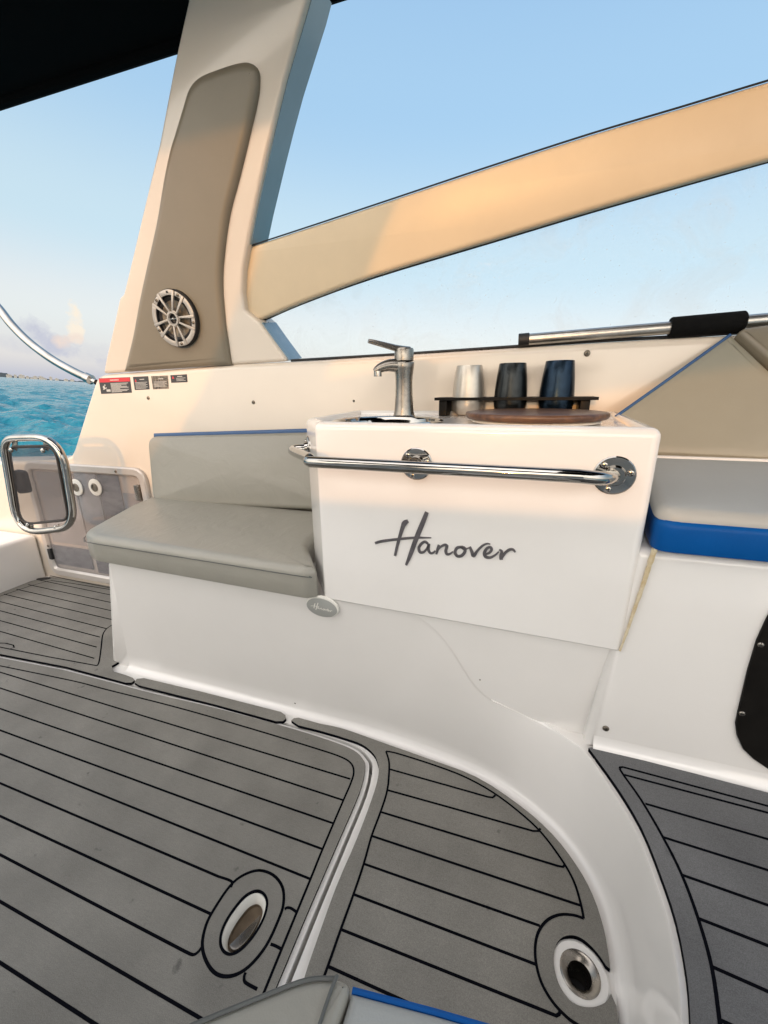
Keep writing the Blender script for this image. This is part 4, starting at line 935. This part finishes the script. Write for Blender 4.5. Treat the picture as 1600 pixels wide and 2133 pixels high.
ax = NS.cross(Vector((0, 0, 1))); vr.inputs['Axis'].default_value = ax.normalized(); vr.inputs['Angle'].default_value = acos(NS.z)
L.new(tc.outputs['Generated'], vr.inputs['Vector'])
ssea = Matrix.Rotation(acos(NS.z), 3, ax.normalized()) @ to_sun
sky = N.new('ShaderNodeTexSky'); sky.sky_type = 'NISHITA'; sky.sun_disc = False
sky.sun_elevation = radians(6); sky.sun_rotation = atan2(ssea.x, ssea.y); sky.air_density = 1.0; sky.dust_density = 1.2; sky.ozone_density = 1.5
L.new(vr.outputs['Vector'], sky.inputs['Vector'])
# small sunset cumulus low over the stern
cdir = ray(128, 712).normalized(); cx = cdir.cross(NS).normalized(); cyv = (NS-cdir*NS.dot(cdir)).normalized()
def dotn(v):
    d = N.new('ShaderNodeVectorMath'); d.operation = 'DOT_PRODUCT'; d.inputs[1].default_value = v; L.new(tc.outputs['Generated'], d.inputs[0]); return d.outputs['Value']
def math_(op, a, b=None, c=None, clamp=False):
    m = N.new('ShaderNodeMath'); m.operation = op; m.use_clamp = clamp
    for i, v in enumerate((a, b, c)):
        if v is None: continue
        if isinstance(v, (int, float)): m.inputs[i].default_value = v
        else: L.new(v, m.inputs[i])
    return m.outputs[0]
X_, Y_ = dotn(cx), dotn(cyv); Fw = math_('GREATER_THAN', dotn(cdir), .5)
cn = N.new('ShaderNodeTexNoise'); cn.inputs['Scale'].default_value = 26; cn.inputs['Detail'].default_value = 7; cn.inputs['Roughness'].default_value = .6; L.new(tc.outputs['Generated'], cn.inputs['Vector'])
def blob(x, y, rx, ry, soft=.5):
    dx = math_('MULTIPLY', math_('SUBTRACT', X_, x), 1/rx); dy = math_('MULTIPLY', math_('SUBTRACT', Y_, y), 1/ry)
    d = math_('ADD', math_('MULTIPLY', dx, dx), math_('MULTIPLY', dy, dy))
    v = math_('SUBTRACT', 1.0, d); v = math_('ADD', v, math_('MULTIPLY', math_('SUBTRACT', cn.outputs['Fac'], .5), 4.2))
    return math_('MULTIPLY', math_('MULTIPLY', v, soft, clamp=True), Fw)
def mixc(fac, A, col):
    m = N.new('ShaderNodeMix'); m.data_type = 'RGBA'; L.new(fac, m.inputs['Factor']); L.new(A, m.inputs['A'])
    if isinstance(col, tuple): m.inputs['B'].default_value = (*col, 1)
    else: L.new(col, m.inputs['B'])
    return m.outputs['Result']
K = 10.0                                                      # the background runs at strength .1
def ramp_(fac, stops):
    r = N.new('ShaderNodeValToRGB'); r.color_ramp.interpolation = 'EASE'; L.new(fac, r.inputs['Fac'])
    while len(r.color_ramp.elements) < len(stops): r.color_ramp.elements.new(.5)
    for e_, (p, c) in zip(r.color_ramp.elements, stops): e_.position = p; e_.color = (*c, 1)
    return r.outputs['Color']
def scale_(c, k):
    m = N.new('ShaderNodeVectorMath'); m.operation = 'SCALE'; L.new(c, m.inputs[0])
    if isinstance(k, (int, float)): m.inputs['Scale'].default_value = k
    else: L.new(k, m.inputs['Scale'])
    return m.outputs['Vector']
def add_(a, b):
    m = N.new('ShaderNodeVectorMath'); m.operation = 'ADD'; L.new(a, m.inputs[0]); L.new(b, m.inputs[1]); return m.outputs['Vector']
up_ = dotn(NS)
grad = ramp_(up_, [(0, (.56, .60, .73)), (.045, (.74, .73, .78)), (.13, (.80, .82, .84)), (.28, (.60, .77, .87)), (.50, (.40, .63, .87)), (.75, (.30, .52, .82)), (1, (.24, .44, .74))])
col = add_(scale_(grad, K*.88), scale_(sky.outputs['Color'], .55))
glow = math_('POWER', math_('MAXIMUM', dotn((to_sun+Vector((0, 0, .5))).normalized()), 0), 1.6)  # broad warm lobe added to the sky behind the camera as fill
gl = N.new('ShaderNodeRGB'); gl.outputs[0].default_value = (1, .87, .735, 1)
col = add_(col, scale_(gl.outputs[0], math_('MULTIPLY', glow, K*GLOW)))
grey = tuple(K*v for v in (.58, .60, .70)); rose = tuple(K*v for v in (.88, .74, .66)); cream = tuple(K*v for v in (.98, .88, .74))
for x, y, rx, ry, st, c in ((.035, -.012, .30, .020, .34, grey), (-.038, .012, .024, .026, .8, grey), (-.004, -.006, .040, .020, .8, grey), (.004, .000, .018, .014, .9, rose), (.022, .030, .015, .040, 1.5, cream), (.020, .008, .020, .012, .7, rose), (.085, -.03, .04, .014, .5, grey)):
    col = mixc(blob(x, y, rx, ry, st), col, c)
L.new(col, bg.inputs['Color'])
scene.view_settings.view_transform = 'Standard'; scene.view_settings.look = 'None'; scene.view_settings.gamma = 1; scene.view_settings.exposure = 0
scene.render.resolution_x = 768; scene.render.resolution_y = 1024
scene.cycles.max_bounces = 8; scene.cycles.transparent_max_bounces = 12
for o in bpy.data.objects:
    if '_o' in o: del o['_o']
